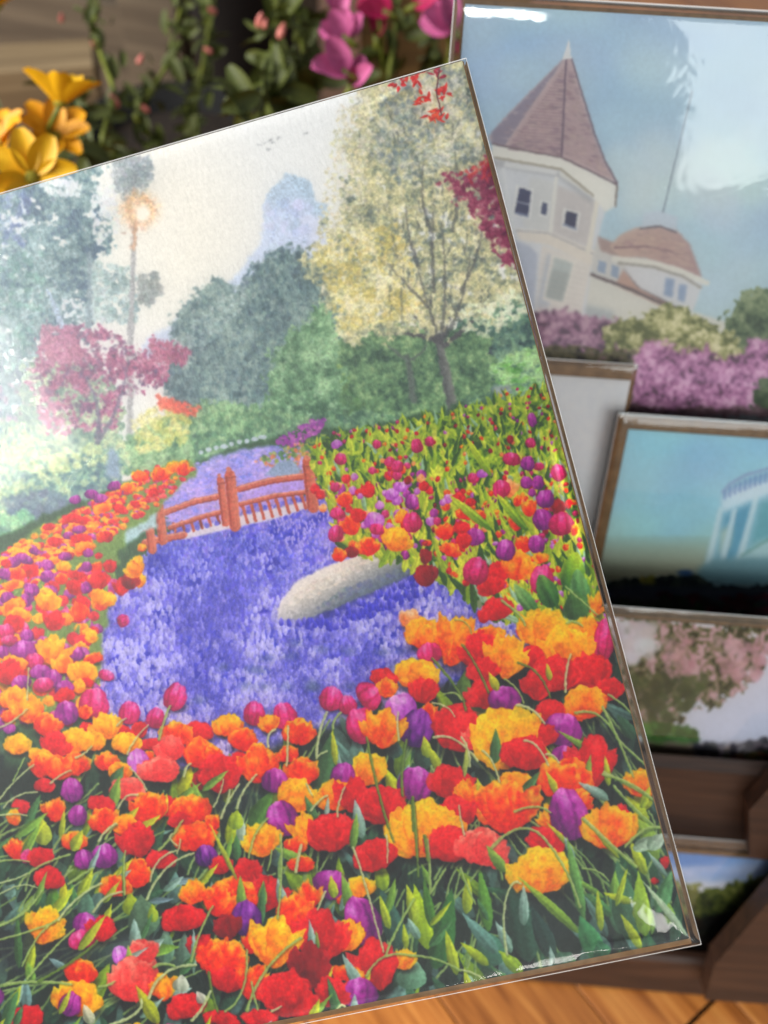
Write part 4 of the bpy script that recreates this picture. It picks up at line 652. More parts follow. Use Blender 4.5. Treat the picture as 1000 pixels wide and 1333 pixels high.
# ---------------------------------------------------------------- mesh helpers
def mesh(name, v, f, mat=None, parent=None, smooth=False, uv=None):
    me = bpy.data.meshes.new(name); me.from_pydata([tuple(map(float, p)) for p in v], [], f); me.update()
    if uv is not None:
        l = me.uv_layers.new(name='UVMap')
        for poly in me.polygons:
            for li in poly.loop_indices: l.data[li].uv = uv[me.loops[li].vertex_index]
    if smooth: me.polygons.foreach_set('use_smooth', [True]*len(me.polygons))
    if mat: me.materials.append(mat)
    o = bpy.data.objects.new(name, me); col.objects.link(o)
    if parent: o.parent = parent
    return o
def empty(name, loc=(0, 0, 0), mat=None):
    o = bpy.data.objects.new(name, None); o.empty_display_size = .02; col.objects.link(o)
    if mat is not None: o.matrix_world = mat
    else: o.location = loc
    return o
def tag(o, label=None, cat=None, group=None, kind=None):
    for k, v in (('label', label), ('category', cat), ('group', group), ('kind', kind)):
        if v: o[k] = v
    return o
def frame(o, x, y, z):                  # matrix from origin and axes
    mm = Matrix.Identity(4)
    for i in range(3): mm[i][0], mm[i][1], mm[i][2], mm[i][3] = x[i], y[i], z[i], o[i]
    return mm
def boxm(x0, x1, y0, y1, z0, z1, bev=0.):
    """chamfered box"""
    b = min(bev, (x1-x0)*.45, (y1-y0)*.45, (z1-z0)*.45)
    if b <= 0:
        v = [(x, y, z) for z in (z0, z1) for y in (y0, y1) for x in (x0, x1)]
        return v, [(0, 2, 3, 1), (4, 5, 7, 6), (0, 1, 5, 4), (2, 6, 7, 3), (0, 4, 6, 2), (1, 3, 7, 5)]
    v = []; idx = {}
    for sx in (0, 1):
        for sy in (0, 1):
            for sz in (0, 1):
                X, Y, Z = (x0, x1)[sx], (y0, y1)[sy], (z0, z1)[sz]; dx, dy, dz = b*(1-2*sx), b*(1-2*sy), b*(1-2*sz)
                idx[sx, sy, sz] = len(v); v += [(X, Y+dy, Z+dz), (X+dx, Y, Z+dz), (X+dx, Y+dy, Z)]
    f = []
    def I(s, k): return idx[s]+k
    for a in range(3):
        b1, b2 = (a+1) % 3, (a+2) % 3
        for s in (0, 1):
            q = []
            for u, w in ((0, 0), (1, 0), (1, 1), (0, 1)):
                t = [0, 0, 0]; t[a] = s; t[b1] = u; t[b2] = w; q.append(I(tuple(t), a))
            f.append(tuple(q) if s else tuple(q[::-1]))
        for u in (0, 1):
            for w in (0, 1):
                t0 = [0, 0, 0]; t0[b1] = u; t0[b2] = w; t1 = t0[:]; t1[a] = 1
                q = (I(tuple(t0), b1), I(tuple(t1), b1), I(tuple(t1), b2), I(tuple(t0), b2)); f.append(q if (u ^ w) else q[::-1])
    for s in idx: i = idx[s]; f.append((i, i+1, i+2) if sum(s) % 2 else (i, i+2, i+1))
    return v, f
def tube(P, r0, r1, n=6):
    P = [np.array(p, float) for p in P]; v = []; f = []
    for i, p in enumerate(P):
        d = P[min(i+1, len(P)-1)]-P[max(i-1, 0)]; d /= np.linalg.norm(d)+1e-9
        a = np.cross(d, (0, 0, 1.) if abs(d[2]) < .9 else (1., 0, 0)); a /= np.linalg.norm(a); b = np.cross(d, a)
        r = r0+(r1-r0)*i/(len(P)-1)
        v += [p+r*(a*math.cos(6.2832*k/n)+b*math.sin(6.2832*k/n)) for k in range(n)]
        if i: f += [((i-1)*n+k, (i-1)*n+(k+1) % n, i*n+(k+1) % n, i*n+k) for k in range(n)]
    f += [tuple(range(n))[::-1], tuple(range(len(v)-n, len(v)))]
    return v, f
def lathe(prof, n=40):
    v, f = [], []
    for r, z in prof: v += [(r*math.cos(6.28319*k/n), r*math.sin(6.28319*k/n), z) for k in range(n)]
    for i in range(len(prof)-1): f += [(i*n+k, i*n+(k+1) % n, (i+1)*n+(k+1) % n, (i+1)*n+k) for k in range(n)]
    return v, f
# ---------------------------------------------------------------- materials
def new_mat(name):
    mt = bpy.data.materials.new(name); mt.use_nodes = True; nt = mt.node_tree
    return mt, nt, nt.nodes['Principled BSDF'], nt.nodes.new, nt.links.new
def lin(c): return tuple(((x/255)/12.92 if x/255 <= .04045 else ((x/255+.055)/1.055)**2.4) for x in c)+(1,)
def noisy(name, c0, c1, scale=60., rough=.6, stretch=(1, 1, 1), detail=6., bump=.2, spec=.4, dist=0., sub=0.):
    mt, nt, bs, N, L = new_mat(name)
    tc = N('ShaderNodeTexCoord'); mp = N('ShaderNodeMapping'); mp.inputs['Scale'].default_value = stretch
    no = N('ShaderNodeTexNoise'); no.inputs['Scale'].default_value = scale; no.inputs['Detail'].default_value = detail; no.inputs['Distortion'].default_value = dist
    cr = N('ShaderNodeValToRGB'); cr.color_ramp.elements[0].position = .3; cr.color_ramp.elements[1].position = .72
    cr.color_ramp.elements[0].color = lin(c0); cr.color_ramp.elements[1].color = lin(c1)
    L(tc.outputs['Object'], mp.inputs[0]); L(mp.outputs[0], no.inputs['Vector']); L(no.outputs['Fac'], cr.inputs[0]); L(cr.outputs[0], bs.inputs['Base Color'])
    bp = N('ShaderNodeBump'); bp.inputs['Strength'].default_value = bump; bp.inputs['Distance'].default_value = .0006
    L(no.outputs['Fac'], bp.inputs['Height']); L(bp.outputs[0], bs.inputs['Normal'])
    bs.inputs['Roughness'].default_value = rough; bs.inputs['Specular IOR Level'].default_value = spec
    if sub: bs.inputs['Subsurface Weight'].default_value = sub; bs.inputs['Subsurface Radius'].default_value = (.004, .003, .001)
    return mt
def wood(name, dark, mid, light, scale=1., rough=.42, coat=0., per=True):
    """grain along object X, boards differ through Object Info random"""
    mt, nt, bs, N, L = new_mat(name)
    tc = N('ShaderNodeTexCoord'); oi = N('ShaderNodeObjectInfo'); ad = N('ShaderNodeVectorMath'); ad.operation = 'MULTIPLY_ADD'
    cm = N('ShaderNodeCombineXYZ')
    for k in range(3): L(oi.outputs['Random'], cm.inputs[k])
    L(cm.outputs[0], ad.inputs[0]); ad.inputs[1].default_value = (3.1, 1.7, .9); L(tc.outputs['Object'], ad.inputs[2])
    mp = N('ShaderNodeMapping'); mp.inputs['Scale'].default_value = (9*scale, 130*scale, 130*scale); L(ad.outputs[0], mp.inputs[0])
    n1 = N('ShaderNodeTexNoise'); n1.inputs['Scale'].default_value = 1.; n1.inputs['Detail'].default_value = 8; n1.inputs['Distortion'].default_value = 1.2; L(mp.outputs[0], n1.inputs['Vector'])
    mp2 = N('ShaderNodeMapping'); mp2.inputs['Scale'].default_value = (30*scale, 900*scale, 900*scale); L(ad.outputs[0], mp2.inputs[0])
    n2 = N('ShaderNodeTexNoise'); n2.inputs['Scale'].default_value = 1.; n2.inputs['Detail'].default_value = 3; L(mp2.outputs[0], n2.inputs['Vector'])
    cr = N('ShaderNodeValToRGB'); e = cr.color_ramp.elements; e[0].position = .33; e[0].color = lin(dark); e[1].position = .68; e[1].color = lin(light); k = e.new(.5); k.color = lin(mid)
    L(n1.outputs['Fac'], cr.inputs[0])
    mx = N('ShaderNodeMix'); mx.data_type = 'RGBA'; mx.blend_type = 'MULTIPLY'; mx.inputs['Factor'].default_value = .55
    c2 = N('ShaderNodeValToRGB'); c2.color_ramp.elements[0].position = .36; c2.color_ramp.elements[0].color = (.68, .63, .58, 1); c2.color_ramp.elements[1].position = .55; c2.color_ramp.elements[1].color = (1, 1, 1, 1)
    L(n2.outputs['Fac'], c2.inputs[0]); L(cr.outputs[0], mx.inputs['A']); L(c2.outputs[0], mx.inputs['B'])
    hs = N('ShaderNodeHueSaturation'); mr = N('ShaderNodeMapRange'); mr.inputs['To Min'].default_value = .82; mr.inputs['To Max'].default_value = 1.15
    L(oi.outputs['Random'], mr.inputs['Value']); L(mr.outputs[0], hs.inputs['Value']); L(mx.outputs['Result'], hs.inputs['Color']); L(hs.outputs[0], bs.inputs['Base Color'])
    bp = N('ShaderNodeBump'); bp.inputs['Strength'].default_value = .25; bp.inputs['Distance'].default_value = .0004; L(n2.outputs['Fac'], bp.inputs['Height']); L(bp.outputs[0], bs.inputs['Normal'])
    bs.inputs['Roughness'].default_value = rough; bs.inputs['Coat Weight'].default_value = coat; bs.inputs['Coat Roughness'].default_value = .25
    return mt
def film_mat(name, rough, wav=.0, f0=1.5, haze=0., tint=(.985, .985, .98)):
    """clear plastic film: see-through, window light mirrored in it, part of it scattered by scuffs"""
    mt, nt, bs, N, L = new_mat(name); nt.nodes.remove(bs); out = nt.nodes['Material Output']
    tr = N('ShaderNodeBsdfTransparent'); tr.inputs[0].default_value = tint+(1,)
    gl = N('ShaderNodeBsdfAnisotropic'); gl.inputs['Roughness'].default_value = rough; gl.inputs['Color'].default_value = (1, 1, 1, 1)
    g2 = N('ShaderNodeBsdfAnisotropic'); g2.inputs['Roughness'].default_value = .48; g2.inputs['Color'].default_value = (1, 1, 1, 1)
    m2 = N('ShaderNodeMixShader'); m2.inputs[0].default_value = haze; L(gl.outputs[0], m2.inputs[1]); L(g2.outputs[0], m2.inputs[2])
    fr = N('ShaderNodeFresnel'); fr.inputs['IOR'].default_value = f0; mx = N('ShaderNodeMixShader')
    L(fr.outputs[0], mx.inputs[0]); L(tr.outputs[0], mx.inputs[1]); L(m2.outputs[0], mx.inputs[2]); L(mx.outputs[0], out.inputs['Surface'])
    if wav:
        tc = N('ShaderNodeTexCoord'); no = N('ShaderNodeTexNoise'); no.inputs['Scale'].default_value = 38.; no.inputs['Detail'].default_value = 3; no.inputs['Distortion'].default_value = .6
        bp = N('ShaderNodeBump'); bp.inputs['Strength'].default_value = wav; bp.inputs['Distance'].default_value = .0009
        L(tc.outputs['Object'], no.inputs['Vector']); L(no.outputs['Fac'], bp.inputs['Height']); L(bp.outputs[0], gl.inputs['Normal'])
    return mt
def print_mat(name, img, rough=.5, paper=.25, spec=.4):
    mt, nt, bs, N, L = new_mat(name)
    uv = N('ShaderNodeUVMap'); uv.uv_map = 'UVMap'; tx = N('ShaderNodeTexImage'); tx.image = img; tx.extension = 'EXTEND'; tx.interpolation = 'Cubic'
    L(uv.outputs[0], tx.inputs['Vector']); L(tx.outputs['Color'], bs.inputs['Base Color'])
    tc = N('ShaderNodeTexCoord'); mp = N('ShaderNodeMapping'); mp.inputs['Scale'].default_value = (760, 300, 500); mp.inputs['Rotation'].default_value = (0, 0, .25)
    no = N('ShaderNodeTexNoise'); no.inputs['Scale'].default_value = 1.; no.inputs['Detail'].default_value = 3
    bp = N('ShaderNodeBump'); bp.inputs['Strength'].default_value = paper; bp.inputs['Distance'].default_value = .0005
    L(tc.outputs['Object'], mp.inputs[0]); L(mp.outputs[0], no.inputs['Vector']); L(no.outputs['Fac'], bp.inputs['Height']); L(bp.outputs[0], bs.inputs['Normal'])
    bs.inputs['Roughness'].default_value = rough; bs.inputs['Specular IOR Level'].default_value = spec
    return mt
KRAFT = noisy('kraft_board', (140, 104, 66), (176, 136, 92), 220, .75, bump=.3)
KRAFT2 = noisy('kraft_board_dark', (118, 90, 60), (150, 116, 80), 220, .75, bump=.3)
CARDW = noisy('white_card', (210, 210, 214), (218, 217, 218), 300, .6, bump=.12)
FILM = film_mat('clear_film_hero', .06, .14, 1.46, .6)
FILM2 = film_mat('clear_film', .05, .3, 1.6, .15)
SEAM = new_mat('film_seam'); SEAM[2].inputs['Base Color'].default_value = (.86, .86, .84, 1); SEAM[2].inputs['Roughness'].default_value = .25; SEAM[2].inputs['Alpha'].default_value = .42; SEAM = SEAM[0]
TABLE = wood('table_wood', (146, 84, 34), (182, 112, 50), (206, 138, 68), 1., .38, .2)
RACKW = wood('rack_wood', (50, 31, 20), (62, 39, 26), (74, 48, 32), 1.2, .5)
CRATE = wood('weathered_wood', (70, 60, 47), (90, 79, 63), (106, 94, 76), .5, .8)
OCHRE = wood('ochre_wood', (92, 66, 30), (124, 92, 44), (150, 114, 58), .8, .7)
# ---------------------------------------------------------------- prints: paint, then lay onto the sheet
def to_image(name, C, corners, W, H, gain=1.):
    """corners: world TL, TR, BL of the sheet; each texel takes the paint that was laid out for its place on the sheet"""
    TL, TR, BL = (np.array(c, float) for c in corners)
    u = ((np.arange(W)+.5)/W)[None, :, None]; v = ((np.arange(H)+.5)/H)[:, None, None]
    p = TL+(TR-TL)*u+(BL-TL)*v-CAM; z = p@FWD
    X = ((500+FPX*(p@RGT)/z)-C.x0)*C.S-.5; Y = ((666.5-FPX*(p@UPV)/z)-C.y0)*C.S-.5
    X = np.clip(X, 0, C.W-1.01); Y = np.clip(Y, 0, C.H-1.01); i, j = X.astype(int), Y.astype(int); fx, fy = (X-i)[..., None], (Y-j)[..., None]
    a = C.a; a = (a[j, i]*(1-fx)+a[j, i+1]*fx)*(1-fy)+(a[j+1, i]*(1-fx)+a[j+1, i+1]*fx)*fy
    px = np.ones((H, W, 4), np.float32); px[..., :3] = np.clip(a*gain/255., 0, 1); px = px[::-1]
    im = bpy.data.images.new(name, W, H); im.pixels.foreach_set(np.ascontiguousarray(px).ravel()); im.update(); im.pack()
    return im
def sleeve_mesh(name, x0, x1, y0, y1, zf, zb, mat, parent, ridges=(), edge=.003, nx=70, ny=90, topc=None, skew=0.):
    """closed film bag: front sheet bulging off the board, pinched to a seam all round; local z towards the viewer"""
    xs = np.unique(np.concatenate([np.linspace(x0, x1, nx), x0+np.linspace(0, edge*3, 9), x1-np.linspace(0, edge*3, 9)]))
    ys = np.unique(np.concatenate([np.linspace(y0, y1, ny), y0+np.linspace(0, edge*3, 9), y1-np.linspace(0, (topc or edge)*3, 12)]))
    v, f = [], []
    for side in (1, -1):
        for y in ys:
            for x in xs:
                e = min(min(x-x0, x1-x)/edge, (y-y0)/edge, (y1-y)/(topc or edge)); k = 1-math.exp(-max(e, 0)*1.6) if e < 6 else 1.
                z = (zf if side > 0 else zb)*k
                if side > 0:
                    z += k*.00022*(math.sin(x*31+y*17)+math.sin(y*43-x*11+1.3))
                    for (ax, ay, bx, by, w, h) in ridges:
                        dx, dy = bx-ax, by-ay; q = dx*dx+dy*dy; t = min(1, max(0, ((x-ax)*dx+(y-ay)*dy)/q))
                        d = math.hypot(x-ax-t*dx, y-ay-t*dy); z += k*h*math.exp(-(d/w)**2)*math.sin(math.pi*min(1, .15+t*.85))
                v.append((x-skew*(x-x0)/(x1-x0)*(y-y0)/(y1-y0), y, z))
    n, mm = len(xs), len(xs)*len(ys)
    for j in range(len(ys)-1):
        for i in range(n-1):
            a = j*n+i; f.append((a, a+1, a+n+1, a+n)); f.append((mm+a, mm+a+n, mm+a+n+1, mm+a+1))
    return mesh(name, v, f, mat, parent, True)
def seam(parent, pts, r=.00022):
    v, f = tube([(x, y, 0) for x, y in pts], r, r, 5); return mesh('seam', v, f, SEAM, parent)
def sheet(name, x0, x1, y0, y1, z0, z1, mat, parent):
    v, f = boxm(x0, x1, y0, y1, z0, z1)
    return mesh(name, v, f, mat, parent, uv=[((p[0]-x0)/(x1-x0), (p[1]-y0)/(y1-y0)) for p in v])
# ---- the large garden print held in front
HO = V3(.0171668, .28245772, .36997622); HX = V3(.95519106, .15698633, .25092893); HD = V3(.27309124, -.79437457, -.54257739)
HX /= np.linalg.norm(HX); HD -= HX*(HD@HX); HD /= np.linalg.norm(HD); HY = -HD; HZ = np.cross(HX, HY)
PW, PH = .2032, .254
canvas = paint_hero(); foreground(canvas); finish_print(canvas, curve=.27)
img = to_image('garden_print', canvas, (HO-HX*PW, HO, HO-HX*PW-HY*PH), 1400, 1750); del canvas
hero = empty('art_print', mat=frame(HO, HX, HY, HZ))
tag(hero, 'large sleeved print of a tulip garden with red bridge, nearest the camera', 'art print')
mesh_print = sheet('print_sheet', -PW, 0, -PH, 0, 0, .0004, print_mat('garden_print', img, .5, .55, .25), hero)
v, f = boxm(-PW-.0004, .0004, -PH-.0016, .0002, -.0018, -.00005, .0002); mesh('backing_board', v, f, KRAFT, hero)
RID = [(.0005, -.2545, -.019, -.226, .0016, .0011), (.000, -.252, -.009, -.222, .0011, .0007), (-.003, -.2535, -.03, -.2515, .0012, .0008), (-.0175, -.247, -.0165, -.240, .0014, .0009), (-.046, -.253, -.049, -.246, .0010, .0006),
       (-.0018, -.118, -.0012, -.156, .0009, .0008), (-.150, -.226, -.158, -.236, .0030, .0006), (-.030, -.006, -.012, -.001, .0012, .0005), (-.165, -.030, -.090, -.004, .006, .0006), (-.12, -.2536, -.06, -.2538, .0011, .0006)]
sl = sleeve_mesh('sleeve', -PW-.0026, .0027, -PH-.0022, .0006, .0011, -.0027, FILM, hero, RID, .0018, skew=.0014)
seam(sl, [(.0013, .0006), (.0027, -PH-.0022)], .00011); seam(sl, [(-PW-.0026, -PH-.0022), (.0027, -PH-.0022)], .00011); seam(sl, [(-PW-.0026, .0006), (.0013, .0006)], .00018)
# ---- rack frame: cards lean back 18 degrees
PSI, LEAN = math.radians(2.2), math.radians(18)
EX = V3(math.cos(PSI), -math.sin(PSI), 0); EY = V3(math.sin(PSI), math.cos(PSI), 0); EZ = V3(0, 0, 1)
LU = EY*math.sin(LEAN)+EZ*math.cos(LEAN); LN = EY*math.cos(LEAN)-EZ*math.sin(LEAN)   # up along the lean, depth into the rack
def rack_card(name, label, paint, s0, s1, t0, t1, depth, kl, kr, kt, kb, sm, res, topc, smt=.002):
    """s: along the rack, t: up the lean, depth: into the rack; k*: board margins; sm: sleeve margin"""
    o = EX*s0+LU*t0+LN*depth
    root = empty(name, mat=frame(o, EX, LU, -LN)); w, h = s1-s0, t1-t0
    if paint:
        C = paint(); im = to_image(name, C, (o+LU*h, o+LU*h+EX*w, o), *res, gain=1.04); mt = print_mat(name, im, .45, .08, .3)
    else: mt = CARDW
    sheet('print_sheet' if paint else 'card_sheet', 0, w, 0, h, 0, .0004, mt, root)
    v, f = boxm(-kl, w+kr, -kb, h+kt, -.0016, -.0001, .0002); mesh('backing_board', v, f, KRAFT2, root)
    s = sleeve_mesh('sleeve', -kl-sm, w+kr+sm, -kb-.001, h+kt+smt, .0014, -.0026, FILM2, root, (), .0024, 46, 56, topc)
    seam(s, [(-kl-sm, -kb-.001), (-kl-sm, h+kt+smt)]); seam(s, [(-kl-sm, h+kt+smt), (w+kr+sm, h+kt+smt)], .0003)
    return tag(root, label, 'art print' if paint else 'card')
rack_card('art_print', 'sleeved print of white house with pointed mauve turret, tallest on the rack', paint_house, .0068, .188, .202, .4505, .2084, .0008, .001, .0012, .001, .003, (900, 1120), .004)
rack_card('blank_card', 'plain white card in clear sleeve, leaning in front of the house print', None, .0145, .0838, .2015, .3235, .1997, .0008, .0006, .0046, .001, .0012, None, .004)
rack_card('art_print', 'sleeved print of a blue sky and pale domed pavilion on the middle ledge', paint_pavilion, .0846, .187, .2015, .3068, .1904, .0042, .002, .0046, .001, .0008, (640, 640), .006)
rack_card('art_print', 'sleeved print of a pink blossom tree on the ledge below the pavilion', paint_blossom, .060, .188, .1695, .2488, .1439, .001, .001, .0012, .001, .002, (700, 420), .006, .004)
rack_card('art_print', 'small landscape print of green hills under blue sky on the lowest ledge', paint_hills, .070, .186, .0645, .1335, .1303, .001, .001, .0012, .001, .0012, (640, 520), .006, .009)
# ---------------------------------------------------------------- the rack
rack = empty('display_rack', mat=frame(V3(0, 0, 0), EX, LN, LU))
tag(rack, 'dark brown stepped wooden rack holding the sleeved prints', 'display rack')
def rbox(name, s0, s1, n0, n1, t0, t1, bev=.0012):
    v, f = boxm(s0, s1, n0, n1, t0, t1, bev); return mesh(name, v, f, RACKW, rack)
RX0, RX1 = -.045, .190
rbox('backboard', RX0, RX1, .1365, .1425, .046, .1595); rbox('ledge', RX0, RX1, .1290, .1363, .0555, .0625); rbox('lip', RX0, RX1, .1215, .1284, .0425, .0700, .002)
rbox('ledge', RX0, RX1, .1425, .1700, .1600, .1672); rbox('lip', RX0, RX1, .1330, .1412, .157, .1850, .004); rbox('backboard', RX0, RX1, .1635, .1695, .1674, .1925)
rbox('ledge', RX0, RX1, .1705, .2190, .1930, .1995); rbox('lip', RX0, RX1, .1640, .1703, .1930, .2110); rbox('backboard', RX0, RX1, .2195, .2260, .1930, .385)
def prism(name, poly, a0, a1, axes, mat, parent):
    n = len(poly); v = []
    for a in (a0, a1): v += [V3(0, 0, 0)+axes[0]*p[0]+axes[1]*p[1]+axes[2]*a for p in poly]
    f = [tuple(range(n))[::-1], tuple(range(n, 2*n))]+[(i, (i+1) % n, n+(i+1) % n, n+i) for i in range(n)]
    return mesh(name, v, f, mat, parent)
iv = np.array([EX, LN, LU])
ly, lz = iv@EY, iv@EZ; lx = V3(1, 0, 0)
for a0 in (.1905, -.0575):              # side panels cut to the profile of the steps
    prism('side_panel', [(.150, .0), (.153, .040), (.166, .088), (.190, .100), (.196, .150), (.236, .165), (.240, .19), (.30, .19), (.345, .0)], a0, a0+.012, (ly, lz, lx), RACKW, rack)
prism('side_brace', [(.1530, .0575), (.1513, .084), (.1690, .1515), (.204, .160), (.204, .0590)], .1110, .1208, (lx, V3(0, 0, 1), V3(0, 1, 0)), RACKW, rack)
prism('side_brace', [(.1560, .1420), (.1484, .1704), (.1550, .1895), (.204, .2020), (.204, .1420)], .1235, .1322, (lx, V3(0, 0, 1), V3(0, 1, 0)), RACKW, rack)
# ---------------------------------------------------------------- table
table = mesh('table_top', *boxm(-1.4, 1.4, -1.0, 2.0, -.03, -.0045), KRAFT2); tag(table, kind='structure')
table.data.materials.clear(); table.data.materials.append(noisy('table_gap', (30, 18, 10), (44, 26, 14), 90, .8))
ang = math.radians(-51); pw = .0565
pv, pf = boxm(-.56, .56, -pw/2+.0004, pw/2-.0004, -.004, 0, .0005); plank0 = None
dirx, diry = V3(math.cos(ang), math.sin(ang), 0), V3(-math.sin(ang), math.cos(ang), 0)
ref = V3(.0977, .1323, 0)@diry+pw*.5
for k in range(-22, 42):
    for h in (-1, 0, 1, 2):
        c = diry*(ref+k*pw)+dirx*(((k*37) % 11)*.05-.55+h*1.122)
        if abs(c[0]) > 1.5 or not -1.0 < c[1] < 1.9: continue
        if plank0 is None: plank0 = o = mesh('plank', pv, pf, TABLE, table)
        else: o = plank0.copy(); col.objects.link(o); o.parent = table
        o.location = c; o.rotation_euler = (0, 0, ang)
# ---------------------------------------------------------------- flowers and pots behind
rg = np.random.default_rng(5)
POT = noisy('black_plastic_pot', (6, 6, 7), (13, 13, 14), 120, .85, bump=.1); SOIL = noisy('potting_soil', (22, 16, 12), (48, 36, 26), 260, .95, bump=1.)
LEAF = noisy('leaf_green', (44, 56, 16), (104, 108, 36), 55, .6, bump=.1, sub=.1); STEM = noisy('stem_green', (78, 90, 24), (120, 126, 46), 120, .5, bump=.1)
YEL = noisy('yellow_petal', (204, 152, 4), (232, 184, 14), 120, .55, (1, 1, 1), bump=.1, sub=.1); ORA = noisy('orange_petal', (204, 138, 4), (224, 160, 8), 120, .55, bump=.1, sub=.1)
DISC = noisy('flower_disc', (96, 92, 16), (150, 136, 30), 500, .8, bump=.6)
PNK = noisy('pink_petal', (150, 56, 104), (204, 108, 156), 110, .5, bump=.1, sub=.1); MAG = noisy('magenta_petal', (140, 14, 60), (184, 40, 92), 110, .5, bump=.1, sub=.1); BUD = noisy('pink_bud', (150, 70, 66), (206, 130, 116), 200, .5)
def petal_mesh(name, L, w, cup, curl, mat, blunt=.8):
    v, f = [], []; nu, nv = 8, 5
    for i in range(nu+1):
        t = i/nu; hw = w*max(.05, math.sin(math.pi*(.02+t*.93)**(1.25*blunt)))**.55
        for j in range(nv):
            s = j/(nv-1)*2-1; v.append((s*hw, L*t, curl*L*t*t+cup*hw*s*s))
    f = [(i*nv+j, i*nv+j+1, (i+1)*nv+j+1, (i+1)*nv+j) for i in range(nu) for j in range(nv-1)]
    me = bpy.data.meshes.new(name); me.from_pydata(v, [], f); me.polygons.foreach_set('use_smooth', [True]*len(f)); me.materials.append(mat); me.update(); return me
def inst(name, me, parent, M):
    o = bpy.data.objects.new(name, me); col.objects.link(o); o.parent = parent; o.matrix_local = M; return o
def aim(p, n, roll=0.):                 # local z along n
    return Matrix.Translation(Vector(p)) @ Vector(n).to_track_quat('Z', 'Y').to_matrix().to_4x4() @ Matrix.Rotation(roll, 4, 'Z')
def pot(x, y, r, h, label):
    root = empty('flower_pot', (x, y, .0005))
    v, f = lathe([(.002, 0), (r*.78, 0), (r*.98, h*.86), (r*1.06, h*.865), (r*1.08, h), (r*1.0, h), (r*.97, h*.9), (.002, h*.9)]); mesh('pot_body', v, f, POT, root, True)
    v, f = lathe([(.001, h*.91), (r*.5, h*.915), (r*.955, h*.905)]); mesh('soil', v, f, SOIL, root)
    return tag(root, label, 'flower pot', 'black pots behind the prints')
pot(-.145, .575, .058, .185, 'wide black plastic pot behind the top edge of the garden print')
pot(-.118, .725, .040, .270, 'tall black plastic pot added for the dark gap between the leafy sprigs')  # added pot, its black stands in for the dark gap between the sprigs
pot(-.225, .470, .052, .150, 'black plastic pot of the yellow daisies at far left')
pot(-.010, .560, .055, .170, 'black plastic pot holding the pink flowers behind the garden print')
pet_y = petal_mesh('petal', .0195, .0062, .5, -.12, YEL); pet_o = petal_mesh('petal', .0165, .0056, .5, -.1, ORA); lf = petal_mesh('leaf', .0105, .0026, .5, -.25, LEAF, .75); lf2 = petal_mesh('leaf', .0135, .0034, .5, -.3, LEAF, .8)
def W(x, y, d): return CAM+(FWD+RGT*(x-500)/FPX+UPV*(666.5-y)/FPX)*d
def stem_pts(a, b, sag=.01):
    a, b = np.array(a, float), np.array(b, float); mid = (a+b)/2+V3(*rg.normal(0, sag, 3)); t = np.linspace(0, 1, 9)[:, None]
    return (1-t)**2*a+2*t*(1-t)*mid+t*t*b
def daisy(head, base, n, face, np_, me, label, openness=.25, tilt0=0.):
    root = empty('yellow_daisy', base); b = np.array(base, float); hd = np.array(head, float)-b
    v, f = tube(stem_pts((0, 0, 0), hd, .012), .0016, .0012); mesh('stem', v, f, STEM, root, True)
    fh = empty('flower_head'); fh.parent = root; fh.matrix_local = aim(hd, face, tilt0)
    for k in range(np_):
        a = 6.2832*k/np_+rg.uniform(-.14, .14)
        inst('petal', me, fh, Matrix.Rotation(a, 4, 'Z') @ Matrix.Translation((0, .0022, 0)) @ Matrix.Rotation(openness+rg.uniform(-.15, .15), 4, 'X') @ Matrix.Scale(rg.uniform(.9, 1.08), 4))
    v, f = lathe([(.0001, .0022), (.0020, .0020), (.0032, .001), (.0030, -.001), (.0001, -.0016)], 14); mesh('disc', v, f, DISC, fh, True)
    for k in range(5):
        p = stem_pts((0, 0, 0), hd, 0)[1+k]; inst('leaf', lf2, root, aim(p, rg.normal(0, 1, 3)+V3(0, -.6, .8), rg.uniform(0, 6)))
    return tag(root, label, 'flower', 'yellow daisies at far left')
BY = (-.215, .465, .138)
tocam = CAM-W(45, 225, .42); tocam /= np.linalg.norm(tocam)
daisy(W(42, 232, .425), BY, 8, tocam+V3(.1, 0, .25), 8, pet_y, 'open yellow daisy nearest the camera, its lower petals behind the garden print', .3)
daisy(W(79, 136, .45), (-.222, .475, .138), 8, -tocam*.35+V3(.15, .2, .9), 7, pet_y, 'yellow daisy seen from the side, highest of the cluster', .75, .3)
daisy(W(72, 178, .47), (-.228, .470, .138), 8, tocam*.5+V3(.2, .1, .8), 8, pet_o, 'orange yellow daisy between the nearest daisy and the highest one', .55, .9)
daisy(W(2, 186, .46), (-.235, .462, .138), 8, tocam*.3+V3(-.4, .1, .8), 8, pet_o, 'orange yellow daisy cut by the left edge of the photo', .5, .2)
daisy(W(-4, 10, .52), (-.238, .478, .138), 8, V3(-.3, .4, .8), 8, pet_o, 'small orange daisy at the top left corner on a long diagonal stem', .5)
